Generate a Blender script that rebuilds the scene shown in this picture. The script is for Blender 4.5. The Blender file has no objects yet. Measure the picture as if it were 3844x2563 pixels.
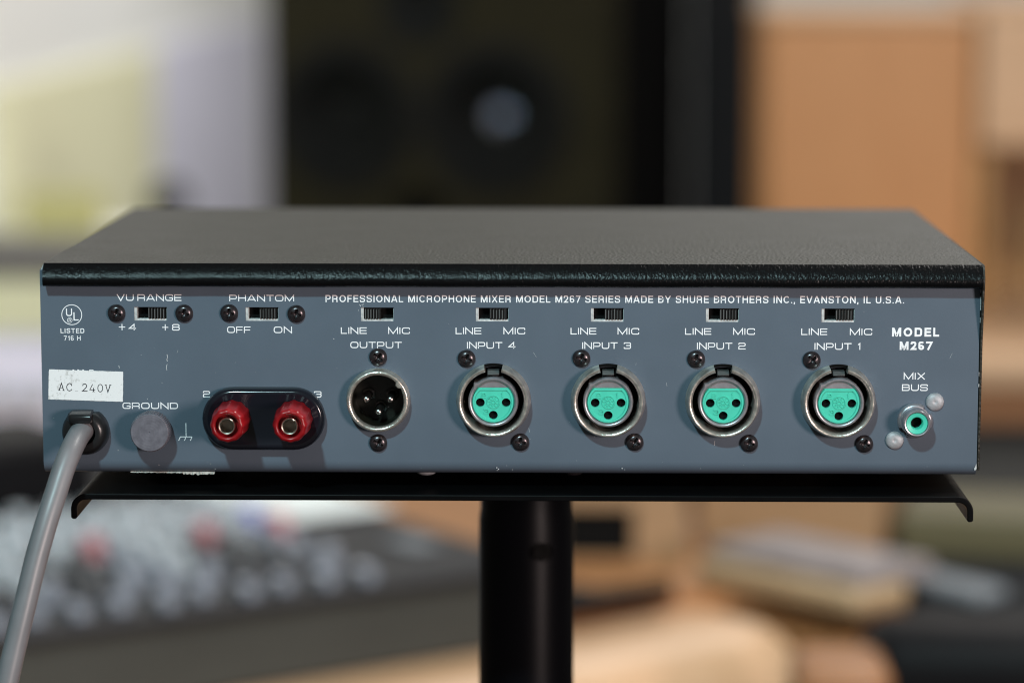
import bpy, bmesh, math, random
from mathutils import Vector, Matrix
from mathutils.geometry import tessellate_polygon

random.seed(7)
S = bpy.context.scene
COL = S.collection
PI = math.pi
rad = math.radians

# ------------------------------------------------------------------ camera
cd = bpy.data.cameras.new('camera')
cam = bpy.data.objects.new('camera', cd)
COL.objects.link(cam)
cam.location = (0.0203, -0.9906, 0.1771)
cam.rotation_euler = (rad(90 - 7.58), rad(0.0), rad(1.11))
cd.lens = 105
cd.sensor_width = 36
cd.clip_start = 0.02
cd.clip_end = 60
cd.dof.use_dof = True
cd.dof.focus_distance = 0.999
cd.dof.aperture_fstop = 5.0
S.camera = cam

# ------------------------------------------------------------------ world (dim room light)
W = bpy.data.worlds.new('World')
S.world = W
W.use_nodes = True
wb = W.node_tree.nodes['Background']
wb.inputs[0].default_value = (1.0, 0.96, 0.90, 1)
wb.inputs[1].default_value = 0.10


def lamp(name, loc, target, size, power, color, size_y=None, spread=None):
    l = bpy.data.lights.new(name, 'AREA')
    l.energy = power
    l.color = color
    l.size = size
    if size_y:
        l.shape = 'RECTANGLE'
        l.size_y = size_y
    else:
        l.shape = 'DISK'
    o = bpy.data.objects.new(name, l)
    COL.objects.link(o)
    o.location = loc
    o.rotation_euler = (Vector(target) - Vector(loc)).to_track_quat('-Z', 'Y').to_euler()
    if spread:
        l.spread = rad(spread)
    return o


lamp('key_lamp', (-0.41, -1.47, 1.31), (0, 0, 0.03), 0.11, 30.5, (0.62, 0.96, 1.0))
lamp('warm_side_lamp', (1.30, -1.58, 0.22), (0.02, 0, 0.03), 0.42, 29, (1.0, 0.81, 0.76))
lamp('room_fill', (0.75, 4.0, 2.3), (-0.8, 4.8, -0.2), 1.4, 84, (1.0, 0.97, 0.93))  # added overhead light for the background walls, no fixture in the scene
lamp('desk_fill', (0.9, 0.3, 1.5), (0.15, 1.8, -0.28), 0.5, 40, (1.0, 0.96, 0.92))  # added light brightening desk, console and cabinet, not an actual lamp there

S.view_settings.view_transform = 'Standard'
S.view_settings.look = 'None'
S.view_settings.exposure = 0
S.view_settings.gamma = 1
S.view_settings.use_curve_mapping = False
S.render.engine = 'CYCLES'
S.cycles.use_denoising = True
S.cycles.sample_clamp_indirect = 6.0
S.cycles.max_bounces = 8
S.cycles.filter_width = 1.1

# ------------------------------------------------------------------ materials
def mat(name, color, rough=0.5, metal=0.0, spec=0.5, noise=None, bump=None, coat=0.0, grain=None):
    """noise=(scale, amount) colour variation; bump=(kind, scale, strength, distance, xyz-scale)"""
    m = bpy.data.materials.new(name)
    m.use_nodes = True
    nt = m.node_tree
    b = nt.nodes['Principled BSDF']
    b.inputs['Base Color'].default_value = (*color, 1)
    b.inputs['Roughness'].default_value = rough
    b.inputs['Metallic'].default_value = metal
    b.inputs['Specular IOR Level'].default_value = spec
    b.inputs['Coat Weight'].default_value = coat
    tc = nt.nodes.new('ShaderNodeTexCoord')
    if noise:
        n = nt.nodes.new('ShaderNodeTexNoise')
        n.inputs['Scale'].default_value = noise[0]
        n.inputs['Detail'].default_value = 4
        nt.links.new(tc.outputs['Object'], n.inputs['Vector'])
        r = nt.nodes.new('ShaderNodeValToRGB')
        r.color_ramp.elements[0].position = 0.3
        r.color_ramp.elements[1].position = 0.7
        a = noise[1]
        r.color_ramp.elements[0].color = (*[c * (1 - a) for c in color], 1)
        r.color_ramp.elements[1].color = (*[min(1, c * (1 + a)) for c in color], 1)
        nt.links.new(n.outputs['Fac'], r.inputs['Fac'])
        nt.links.new(r.outputs['Color'], b.inputs['Base Color'])
        rr = nt.nodes.new('ShaderNodeMapRange')
        rr.inputs['To Min'].default_value = max(0.02, rough * 0.85)
        rr.inputs['To Max'].default_value = min(1, rough * 1.15)
        nt.links.new(n.outputs['Fac'], rr.inputs['Value'])
        nt.links.new(rr.outputs['Result'], b.inputs['Roughness'])
    if bump:
        kind, sc, st, dist, xyz = bump
        mp = nt.nodes.new('ShaderNodeMapping')
        mp.inputs['Scale'].default_value = xyz
        nt.links.new(tc.outputs['Object'], mp.inputs['Vector'])
        if kind == 'vor':
            t = nt.nodes.new('ShaderNodeTexVoronoi')
            t.feature = 'SMOOTH_F1'
            out = 'Distance'
        else:
            t = nt.nodes.new('ShaderNodeTexNoise')
            t.inputs['Detail'].default_value = 3
            out = 'Fac'
        t.inputs['Scale'].default_value = sc
        nt.links.new(mp.outputs['Vector'], t.inputs['Vector'])
        bp = nt.nodes.new('ShaderNodeBump')
        bp.inputs['Strength'].default_value = st
        bp.inputs['Distance'].default_value = dist
        nt.links.new(t.outputs[out], bp.inputs['Height'])
        nt.links.new(bp.outputs['Normal'], b.inputs['Normal'])
    return m


M = {}
M['paint'] = mat('grey_blue_paint', (0.089, 0.116, 0.151), 0.44, spec=0.4, noise=(45, 0.045), bump=('noise', 1500, 0.10, 0.0002, (1, 1, 1)))
M['print'] = mat('white_print', (0.90, 0.90, 0.93), 0.5, noise=(260, 0.09))
M['vinyl'] = mat('black_vinyl', (0.024, 0.0225, 0.0175), 0.49, spec=0.30, noise=(40, 0.15), bump=('vor', 950, 0.55, 0.0007, (1, 0.8, 1)))
M['vinyl_lip'] = mat('black_vinyl_edge', (0.003, 0.003, 0.0034), 0.27, spec=0.15, bump=('noise', 820, 0.42, 0.0006, (1.5, 0.8, 0.8)))
M['black_steel'] = mat('black_powder_coat', (0.002, 0.002, 0.0023), 0.42, spec=0.08, noise=(60, 0.2), bump=('noise', 2500, 0.08, 0.0002, (1, 1, 1)))
M['black_tube'] = mat('black_satin_tube', (0.002, 0.002, 0.003), 0.36, spec=0.10)
M['black_plastic'] = mat('black_gloss_plastic', (0.008, 0.009, 0.014), 0.16, spec=0.5, bump=('noise', 60, 0.05, 0.002, (1, 1, 1)))
M['black_nylon'] = mat('black_nylon', (0.012, 0.012, 0.013), 0.28, bump=('noise', 350, 0.1, 0.001, (1, 1, 1)))
M['void'] = mat('dark_interior', (0.004, 0.004, 0.004), 0.8, spec=0.1)
M['slider'] = mat('black_slider', (0.012, 0.012, 0.012), 0.25, spec=0.7)
M['switch_metal'] = mat('worn_switch_metal', (0.56, 0.57, 0.57), 0.45, metal=0.3, noise=(700, 0.3))
M['screw'] = mat('black_oxide_screw', (0.050, 0.042, 0.046), 0.25, metal=0.6, noise=(500, 0.35))
M['nickel'] = mat('tarnished_nickel', (0.62, 0.58, 0.52), 0.30, metal=0.80, noise=(450, 0.25), bump=('noise', 900, 0.25, 0.0006, (1, 1, 1)))
M['sleeve'] = mat('satin_nickel_sleeve', (0.42, 0.405, 0.435), 0.34, metal=0.72, noise=(600, 0.10))
M['teal'] = mat('teal_plastic', (0.066, 0.565, 0.415), 0.38, noise=(250, 0.05))
M['latch'] = mat('dark_latch_plastic', (0.055, 0.055, 0.055), 0.45)
M['cup'] = mat('dark_olive_plastic', (0.010, 0.010, 0.006), 0.35)
M['pin'] = mat('silver_pin', (0.32, 0.30, 0.29), 0.32, metal=1.0)
M['red'] = mat('red_plastic', (0.24, 0.005, 0.008), 0.30, spec=0.4, noise=(300, 0.12))
M['tube_metal'] = mat('post_tube_metal', (0.60, 0.55, 0.47), 0.26, metal=1.0, noise=(700, 0.2))
M['rivet'] = mat('aluminium_rivet', (0.38, 0.375, 0.395), 0.52, metal=0.2, noise=(500, 0.2), bump=('noise', 1200, 0.15, 0.0005, (1, 1, 1)))
M['cord'] = mat('grey_cord_jacket', (0.175, 0.168, 0.178), 0.40, noise=(120, 0.08))
M['foot'] = mat('black_rubber', (0.015, 0.015, 0.015), 0.7)
M['torn'] = mat('torn_paper_residue', (0.40, 0.37, 0.34), 0.8, noise=(700, 0.4))
M['ink'] = mat('typewriter_ink', (0.015, 0.014, 0.022), 0.6)
M['chip'] = mat('chipped_paint', (0.62, 0.62, 0.63), 0.5, noise=(900, 0.3))


def paper_label_mat():
    m = mat('grubby_paper', (0.78, 0.76, 0.77), 0.6)
    nt = m.node_tree
    b = nt.nodes['Principled BSDF']
    tc = nt.nodes.new('ShaderNodeTexCoord')
    n1 = nt.nodes.new('ShaderNodeTexNoise')
    n1.inputs['Scale'].default_value = 900
    n1.inputs['Detail'].default_value = 6
    n2 = nt.nodes.new('ShaderNodeTexNoise')
    n2.inputs['Scale'].default_value = 170
    n2.inputs['Detail'].default_value = 5
    nt.links.new(tc.outputs['Object'], n1.inputs['Vector'])
    nt.links.new(tc.outputs['Object'], n2.inputs['Vector'])
    mul = nt.nodes.new('ShaderNodeMath')
    mul.operation = 'MULTIPLY'
    nt.links.new(n1.outputs['Fac'], mul.inputs[0])
    nt.links.new(n2.outputs['Fac'], mul.inputs[1])
    r = nt.nodes.new('ShaderNodeValToRGB')
    r.color_ramp.elements[0].position = 0.125
    r.color_ramp.elements[0].color = (0.50, 0.48, 0.47, 1)
    r.color_ramp.elements[1].position = 0.205
    r.color_ramp.elements[1].color = (0.80, 0.78, 0.79, 1)
    nt.links.new(mul.outputs[0], r.inputs['Fac'])
    nt.links.new(r.outputs['Color'], b.inputs['Base Color'])
    return m


M['label'] = paper_label_mat()


def brushed_mat():
    """face of the turned ground knob: concentric tool marks"""
    m = mat('turned_grey_metal', (0.20, 0.195, 0.22), 0.40, metal=0.15)
    nt = m.node_tree
    b = nt.nodes['Principled BSDF']
    tc = nt.nodes.new('ShaderNodeTexCoord')
    w = nt.nodes.new('ShaderNodeTexWave')
    w.wave_type = 'RINGS'
    w.rings_direction = 'Y'
    w.inputs['Scale'].default_value = 330
    w.inputs['Distortion'].default_value = 2.5
    w.inputs['Detail'].default_value = 3
    n = nt.nodes.new('ShaderNodeTexNoise')
    n.inputs['Scale'].default_value = 420
    n.inputs['Detail'].default_value = 6
    nt.links.new(tc.outputs['Object'], w.inputs['Vector'])
    nt.links.new(tc.outputs['Object'], n.inputs['Vector'])
    r = nt.nodes.new('ShaderNodeValToRGB')
    r.color_ramp.elements[0].position = 0.30
    r.color_ramp.elements[0].color = (0.115, 0.108, 0.130, 1)
    r.color_ramp.elements[1].position = 0.68
    r.color_ramp.elements[1].color = (0.180, 0.170, 0.200, 1)
    nt.links.new(n.outputs['Fac'], r.inputs['Fac'])
    nt.links.new(r.outputs['Color'], b.inputs['Base Color'])
    bp = nt.nodes.new('ShaderNodeBump')
    bp.inputs['Strength'].default_value = 0.12
    bp.inputs['Distance'].default_value = 0.00015
    nt.links.new(w.outputs['Fac'], bp.inputs['Height'])
    nt.links.new(bp.outputs['Normal'], b.inputs['Normal'])
    return m


M['knob_face'] = brushed_mat()


def wood(name, c1, c2, scale=6, axis=(1, 1, 8), rough=0.45):
    m = mat(name, c1, rough)
    nt = m.node_tree
    b = nt.nodes['Principled BSDF']
    tc = nt.nodes.new('ShaderNodeTexCoord')
    mp = nt.nodes.new('ShaderNodeMapping')
    mp.inputs['Scale'].default_value = axis
    n = nt.nodes.new('ShaderNodeTexNoise')
    n.inputs['Scale'].default_value = scale
    n.inputs['Detail'].default_value = 6
    n.inputs['Distortion'].default_value = 1.2
    r = nt.nodes.new('ShaderNodeValToRGB')
    r.color_ramp.elements[0].position = 0.3
    r.color_ramp.elements[0].color = (*c1, 1)
    r.color_ramp.elements[1].position = 0.7
    r.color_ramp.elements[1].color = (*c2, 1)
    nt.links.new(tc.outputs['Object'], mp.inputs['Vector'])
    nt.links.new(mp.outputs['Vector'], n.inputs['Vector'])
    nt.links.new(n.outputs['Fac'], r.inputs['Fac'])
    nt.links.new(r.outputs['Color'], b.inputs['Base Color'])
    return m


M['wood_orange'] = wood('orange_birch_veneer', (0.48, 0.22, 0.080), (0.53, 0.255, 0.10), 5, (6, 6, 1))
M['wood_pale'] = wood('pale_birch_veneer', (0.56, 0.35, 0.20), (0.63, 0.41, 0.25), 5, (1, 6, 6))
M['wood_ochre'] = wood('ochre_pine', (0.36, 0.19, 0.06), (0.44, 0.25, 0.09), 5, (6, 6, 1))
M['wood_amber'] = wood('amber_desk_veneer', (0.33, 0.15, 0.055), (0.38, 0.18, 0.07), 5, (1, 6, 6))
M['slider_edge'] = mat('worn_slider_edge', (0.12, 0.12, 0.12), 0.35)
M['bore'] = mat('brown_grey_bore', (0.13, 0.10, 0.085), 0.5, metal=0.3)
M['wood_tan'] = wood('tan_board', (0.31, 0.19, 0.10), (0.37, 0.23, 0.125), 5, (1, 6, 6))
M['wood_brown'] = wood('brown_wood', (0.26, 0.11, 0.04), (0.33, 0.15, 0.06), 5, (1, 6, 6))
M['wall_white'] = mat('white_wall_paint', (0.86, 0.87, 0.85), 0.8, noise=(3, 0.02))
M['panel_cream'] = mat('cream_panel_cloth', (0.84, 0.83, 0.57), 0.9, noise=(8, 0.04))
M['panel_lavender'] = mat('lavender_grey_panel_cloth', (0.76, 0.76, 0.90), 0.9, noise=(8, 0.04))
M['floor'] = mat('dark_carpet', (0.05, 0.047, 0.042), 0.95, noise=(60, 0.3))
M['speaker_front'] = mat('dark_olive_baffle', (0.024, 0.022, 0.013), 0.7, spec=0.04, noise=(20, 0.1))
M['speaker_body'] = mat('black_cabinet_lacquer', (0.0025, 0.0025, 0.0025), 0.7, spec=0.03)
M['cone'] = mat('charcoal_cone', (0.008, 0.009, 0.009), 0.6, spec=0.10)
M['surround'] = mat('rubber_surround', (0.008, 0.008, 0.008), 0.5, spec=0.12)
M['dust_cap'] = mat('glossy_dust_cap', (0.25, 0.28, 0.38), 0.22, metal=1.0)  # bluish metal tint puts the lamp glint on the right woofer's cap
M['charcoal'] = mat('charcoal_panel', (0.020, 0.021, 0.023), 0.7, spec=0.04)
M['dark_grey'] = mat('dark_grey_laminate', (0.06, 0.058, 0.054), 0.6, noise=(6, 0.15))
M['shelf_grey'] = mat('grey_shelf', (0.10, 0.095, 0.085), 0.6)
M['yellow'] = mat('yellow_card', (0.54, 0.51, 0.22), 0.7)
M['console_top'] = mat('console_top_paint', (0.022, 0.022, 0.025), 0.5, spec=0.25)
M['console_front'] = mat('console_front_paint', (0.042, 0.044, 0.039), 0.6, noise=(12, 0.1))
M['cap_grey'] = mat('light_grey_knob', (0.24, 0.26, 0.31), 0.35)
M['cap_white'] = mat('white_knob', (0.46, 0.50, 0.54), 0.35)
M['cap_dark'] = mat('dark_knob', (0.06, 0.06, 0.065), 0.4)
M['cap_red'] = mat('red_knob', (0.50, 0.16, 0.18), 0.35)
M['cap_blue'] = mat('blue_knob', (0.15, 0.17, 0.55), 0.35)
M['cap_line'] = mat('knob_pointer_line', (0.9, 0.9, 0.9), 0.5)
M['paper'] = mat('white_paper', (0.80, 0.86, 0.86), 0.7)
M['grey_paper'] = mat('grey_magazine_cover', (0.22, 0.19, 0.19), 0.5, noise=(30, 0.35))
M['cream_board'] = wood('cream_board', (0.40, 0.28, 0.16), (0.47, 0.34, 0.205), 5, (1, 6, 6))
M['olive'] = mat('olive_case_paint', (0.10, 0.088, 0.042), 0.6)
M['black_leather'] = mat('black_leatherette', (0.005, 0.005, 0.006), 0.5, spec=0.12, bump=('vor', 200, 0.2, 0.002, (1, 1, 1)))
M['pale_plastic'] = mat('pale_grey_plastic', (0.17, 0.19, 0.21), 0.5)


# ------------------------------------------------------------------ mesh helpers (coordinates in mm)
class MB:
    def __init__(s):
        s.v = []
        s.f = []

    def add(s, vs, fs):
        o = len(s.v)
        s.v += [tuple(v) for v in vs]
        s.f += [tuple(i + o for i in f) for f in fs]
        return s

    def box(s, x0, x1, y0, y1, z0, z1):
        vs = [(x, y, z) for z in (z0, z1) for y in (y0, y1) for x in (x0, x1)]
        return s.add(vs, [(0, 2, 3, 1), (4, 5, 7, 6), (0, 1, 5, 4), (2, 6, 7, 3), (0, 4, 6, 2), (1, 3, 7, 5)])

    def lathe(s, prof, n=64, cx=0, cz=0, a0=0.0, a1=2 * PI, rf=None, capends=False):
        """prof: list of (r, y); axis along Y through (cx, cz)."""
        full = abs(a1 - a0 - 2 * PI) < 1e-6
        m = n if full else n + 1
        vs, fs = [], []
        for i in range(m):
            a = a0 + (a1 - a0) * i / n
            for (r, y) in prof:
                k = rf(a, r, y) if rf else r
                vs.append((cx + k * math.cos(a), y, cz + k * math.sin(a)))
        p = len(prof)
        for i in range(n):
            i2 = (i + 1) % m
            for j in range(p - 1):
                fs.append((i * p + j, i2 * p + j, i2 * p + j + 1, i * p + j + 1))
        if capends and not full:
            fs.append(tuple(range(p)))
            fs.append(tuple((m - 1) * p + j for j in reversed(range(p))))
        return s.add(vs, fs)

    def prism_x(s, prof, x0, x1, closed=True, caps=True):
        """prof: (y, z) list extruded along X."""
        n = len(prof)
        vs = [(x, y, z) for x in (x0, x1) for (y, z) in prof]
        fs = []
        for i in range(n if closed else n - 1):
            j = (i + 1) % n
            fs.append((i, j, n + j, n + i))
        if caps and closed:
            fs.append(tuple(range(n)))
            fs.append(tuple(reversed(range(n, 2 * n))))
        return s.add(vs, fs)

    def prism_y(s, outline, y0, y1):
        n = len(outline)
        vs = [(x, y0, z) for (x, z) in outline] + [(x, y1, z) for (x, z) in outline]
        fs = [(i, (i + 1) % n, n + (i + 1) % n, n + i) for i in range(n)]
        fs += [tuple(range(n)), tuple(reversed(range(n, 2 * n)))]
        return s.add(vs, fs)

    def prism_z(s, outline, z0, z1):
        n = len(outline)
        vs = [(x, y, z0) for (x, y) in outline] + [(x, y, z1) for (x, y) in outline]
        fs = [(i, (i + 1) % n, n + (i + 1) % n, n + i) for i in range(n)]
        fs += [tuple(range(n)), tuple(reversed(range(n, 2 * n)))]
        return s.add(vs, fs)

    def ribbon(s, pts, w, y, closed=False):
        """flat stroke in the XZ plane at depth y"""
        n = len(pts)
        P = [Vector(p) for p in pts]
        L, R_ = [], []
        for i in range(n):
            a = P[i - 1] if (i > 0 or closed) else None
            b = P[(i + 1) % n] if (i < n - 1 or closed) else None
            d1 = (P[i] - a).normalized() if a is not None else None
            d2 = (b - P[i]).normalized() if b is not None else None
            if d1 is None:
                d1 = d2
            if d2 is None:
                d2 = d1
            n1 = Vector((-d1.y, d1.x))
            n2 = Vector((-d2.y, d2.x))
            mm = (n1 + n2)
            if mm.length < 1e-6:
                mm = n1
            mm.normalize()
            k = min(1.0 / max(0.25, mm.dot(n1)), 3.0) * w / 2
            L.append(P[i] + mm * k)
            R_.append(P[i] - mm * k)
        vs = [(p.x, y, p.y) for p in L] + [(p.x, y, p.y) for p in R_]
        fs = []
        for i in range(n if closed else n - 1):
            j = (i + 1) % n
            fs.append((i, j, n + j, n + i))
        return s.add(vs, fs)

    def tube(s, pts, r, n=20, caps=True):
        P = [Vector(p) for p in pts]
        rs = r if isinstance(r, (list, tuple)) else [r] * len(P)
        vs, fs = [], []
        up = Vector((0, 1, 0.3)).normalized()
        prev = None
        for i, p in enumerate(P):
            d = (P[min(i + 1, len(P) - 1)] - P[max(i - 1, 0)]).normalized()
            if prev is None:
                a = d.cross(Vector((1, 0, 0)))
                if a.length < 0.1:
                    a = d.cross(Vector((0, 1, 0)))
                a.normalize()
            else:
                a = (prev - d * prev.dot(d)).normalized()
            prev = a
            b = d.cross(a)
            for k in range(n):
                t = 2 * PI * k / n
                q = p + (a * math.cos(t) + b * math.sin(t)) * rs[i]
                vs.append(tuple(q))
        for i in range(len(P) - 1):
            for k in range(n):
                k2 = (k + 1) % n
                fs.append((i * n + k, i * n + k2, (i + 1) * n + k2, (i + 1) * n + k))
        if caps:
            fs.append(tuple(range(n)))
            fs.append(tuple(reversed(range((len(P) - 1) * n, len(P) * n))))
        return s.add(vs, fs)

    def build(s, name, material, parent=None, origin=(0, 0, 0), smooth=35, bevel=None, loc=None):
        """verts in mm; origin (mm) becomes the object's location"""
        ox, oy, oz = origin
        me = bpy.data.meshes.new(name)
        me.from_pydata([((x - ox) * .001, (y - oy) * .001, (z - oz) * .001) for x, y, z in s.v], [], s.f)
        bm = bmesh.new()
        bm.from_mesh(me)
        bmesh.ops.recalc_face_normals(bm, faces=bm.faces)
        bm.to_mesh(me)
        bm.free()
        me.materials.append(material)
        if smooth:
            me.polygons.foreach_set('use_smooth', [True] * len(me.polygons))
            me.set_sharp_from_angle(angle=rad(smooth))
        o = bpy.data.objects.new(name, me)
        COL.objects.link(o)
        l = loc if loc is not None else origin
        o.location = (l[0] * .001, l[1] * .001, l[2] * .001)
        if parent is not None:
            o.parent = parent
            pl_ = world_loc(parent)
            o.location = Vector(o.location) - pl_
        if bevel:
            bv = o.modifiers.new('edge_bevel', 'BEVEL')
            bv.width = bevel * .001
            bv.segments = 3
            bv.limit_method = 'ANGLE'
            bv.angle_limit = rad(40)
            bv.harden_normals = False
        return o


def world_loc(o):
    v = Vector(o.location)
    while o.parent is not None:
        o = o.parent
        v += Vector(o.location)
    return v


def thing(name, label, cat, loc_mm, group=None, rotz=0):
    o = bpy.data.objects.new(name, None)
    COL.objects.link(o)
    o.empty_display_size = 0.02
    o.location = Vector(loc_mm) * .001
    o.rotation_euler = (0, 0, rotz)
    return tag(o, label, cat, group)


def tag(o, label, cat, group=None):
    o['label'] = label
    o['category'] = cat
    if group:
        o['group'] = group
    return o


def struct(o):
    o['kind'] = 'structure'
    return o


def copy_tree(o, parent, loc_mm):
    c = o.copy()
    COL.objects.link(c)
    c.parent = parent
    c.location = Vector(loc_mm) * .001 - world_loc(parent)
    for ch in list(o.children):
        d = ch.copy()
        COL.objects.link(d)
        d.parent = c
    return c


def arc(cx, cz, r, a0, a1, n=8):
    return [(cx + r * math.cos(rad(a0 + (a1 - a0) * i / n)), cz + r * math.sin(rad(a0 + (a1 - a0) * i / n))) for i in range(n + 1)]


def rounded(pts, rr, closed=False, n=6):
    """polyline with rounded corners; rr a number or per-point list"""
    P = [Vector(p) for p in pts]
    m = len(P)
    out = []
    for i in range(m):
        r = rr[i] if isinstance(rr, (list, tuple)) else rr
        if (not closed and i in (0, m - 1)) or r <= 0:
            out.append(tuple(P[i]))
            continue
        a, b, c = P[i - 1], P[i], P[(i + 1) % m]
        d1, d2 = (a - b), (c - b)
        l = min(r, d1.length * .499, d2.length * .499)
        p0, p2 = b + d1.normalized() * l, b + d2.normalized() * l
        for k in range(n + 1):
            t = k / n
            # slightly squared conic, like the extended sans on the panel
            q = p0 * (1 - t) ** 2 + b * (2 * t * (1 - t)) + p2 * t ** 2
            out.append(tuple(q))
    return out


# ------------------------------------------------------------------ extended squared sans drawn in strokes
def glyph(ch):
    """-> (width, [(points, radius, closed)]), cap height 1, stroke about .135"""
    s = .068
    t, b, m = 1 - s, s, .5

    def box(w):
        return s, w - s
    if ch == 'I':
        return .14, [([(.07, 0), (.07, 1)], 0, False)]
    if ch == 'V':
        return 1.2, [([(.06, 1), (.60, .02), (1.14, 1)], 0, False)]
    if ch == 'U':
        l, r = box(1.15)
        return 1.15, [([(l, 1), (l, b), (r, b), (r, 1)], .34, False)]
    if ch == 'R':
        l, r = box(1.12)
        return 1.12, [([(l, 0), (l, t), (r, t), (r, .42), (l, .42)], [0, 0, .3, .3, 0], False), ([(r - .35, .42), (r - .02, .42), (r - .02, 0)], .2, False)]
    if ch == 'A':
        return 1.25, [([(.05, 0), (.56, 1 - s), (.69, 1 - s), (1.2, 0)], 0, False), ([(.22, .27), (1.03, .27)], 0, False)]
    if ch == 'N':
        l, r = box(1.15)
        return 1.15, [([(l, 0), (l, .97), (r, .03), (r, 1)], 0, False)]
    if ch == 'G':
        l, r = box(1.15)
        return 1.15, [([(r, .68), (r, t), (l, t), (l, b), (r, b), (r, .46), (.60, .46)], [0, .34, .34, .34, .34, 0, 0], False)]
    if ch == 'E':
        l, r = box(1.06)
        return 1.06, [([(1.06, t), (l, t), (l, b), (1.06, b)], 0, False), ([(l, .51), (1.02, .51)], 0, False)]
    if ch == 'P':
        l, r = box(1.12)
        return 1.12, [([(l, 0), (l, t), (r, t), (r, .38), (l, .38)], [0, 0, .3, .3, 0], False)]
    if ch == 'H':
        l, r = box(1.12)
        return 1.12, [([(l, 0), (l, 1)], 0, False), ([(r, 0), (r, 1)], 0, False), ([(l, .5), (r, .5)], 0, False)]
    if ch == 'T':
        return 1.08, [([(0, t), (1.08, t)], 0, False), ([(.54, t), (.54, 0)], 0, False)]
    if ch == 'O':
        l, r = box(1.22)
        return 1.22, [([(l, t), (r, t), (r, b), (l, b)], .36, True)]
    if ch == 'D':
        l, r = box(1.15)
        return 1.15, [([(l, t), (r, t), (r, b), (l, b)], [0, .36, .36, 0], True)]
    if ch == 'M':
        l, r = box(1.36)
        return 1.36, [([(l, 0), (l, .95), (.68, .06), (r, .95), (r, 0)], 0, False)]
    if ch == 'F':
        l, r = box(1.02)
        return 1.02, [([(1.02, t), (l, t), (l, 0)], 0, False), ([(l, .47), (.96, .47)], 0, False)]
    if ch == 'L':
        return .92, [([(s, 1), (s, b), (.92, b)], 0, False)]
    if ch == 'C':
        l, r = box(1.12)
        return 1.12, [([(r, .66), (r, t), (l, t), (l, b), (r, b), (r, .34)], [0, .34, .34, .34, .34, 0], False)]
    if ch == 'B':
        l, r = box(1.12)
        return 1.12, [([(l, t), (r - .03, t), (r - .03, .52), (r, .52), (r, b), (l, b)], [0, .26, .16, .16, .28, 0], True), ([(l, .52), (r - .1, .52)], 0, False)]
    if ch == 'S':
        l, r = box(1.10)
        return 1.10, [([(r, .70), (r, t), (l, t), (l, .51), (r, .51), (r, b), (l, b), (l, .30)], [0, .26, .26, .26, .26, .26, .26, 0], False)]
    if ch == 'X':
        return 1.15, [([(.07, 0), (1.08, 1)], 0, False), ([(.07, 1), (1.08, 0)], 0, False)]
    if ch == '2':
        l, r = box(1.1)
        return 1.1, [([(l, .70), (l, t), (r, t), (r, .51), (l, .51), (l, b), (1.1, b)], [0, .26, .26, .26, .26, 0, 0], False)]
    if ch == '3':
        l, r = box(1.1)
        return 1.1, [([(l, .74), (l, t), (r, t), (r, .52), (.36, .52)], [0, .26, .26, .22, 0], False), ([(r - .2, .51), (r, .51), (r, b), (l, b), (l, .27)], [0, .22, .26, .26, 0], False)]
    if ch == '4':
        return 1.1, [([(.80, 0), (.80, .95), (.07, .29), (1.08, .29)], 0, False)]
    if ch == '8':
        l, r = box(1.12)
        return 1.12, [([(l + .03, t), (r - .03, t), (r - .03, .53), (l + .03, .53)], .24, True), ([(l, .52), (r, .52), (r, b), (l, b)], .26, True)]
    if ch == '1':
        return .36, [([(.02, .74), (.28, .95), (.28, 0)], 0, False)]
    if ch == '+':
        return 1.0, [([(0, .5), (1.0, .5)], 0, False), ([(.5, 0), (.5, 1)], 0, False)]
    return .55, []


PRINT_Y = -0.03


def word(mb, text, x0, x1, z0, z1, stroke=None, gap=.19, y=PRINT_Y):
    h = z1 - z0
    stroke = stroke or h * .145
    adv = 0
    items = []
    for ch in text:
        w, st = glyph(ch)
        items.append((adv, st))
        adv += w + gap
    total = adv - gap
    k = (x1 - x0) / total
    c = 0
    for (a, st) in items:
        for (pts, r, cl) in st:
            q = rounded(pts, r, cl) if (isinstance(r, (list, tuple)) or r > 0) else pts
            q = [(x0 + (a + px) * k, z0 + pz * h) for (px, pz) in q]
            mb.ribbon(q, stroke, y - .003 * (c % 4), cl)
            c += 1


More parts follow.
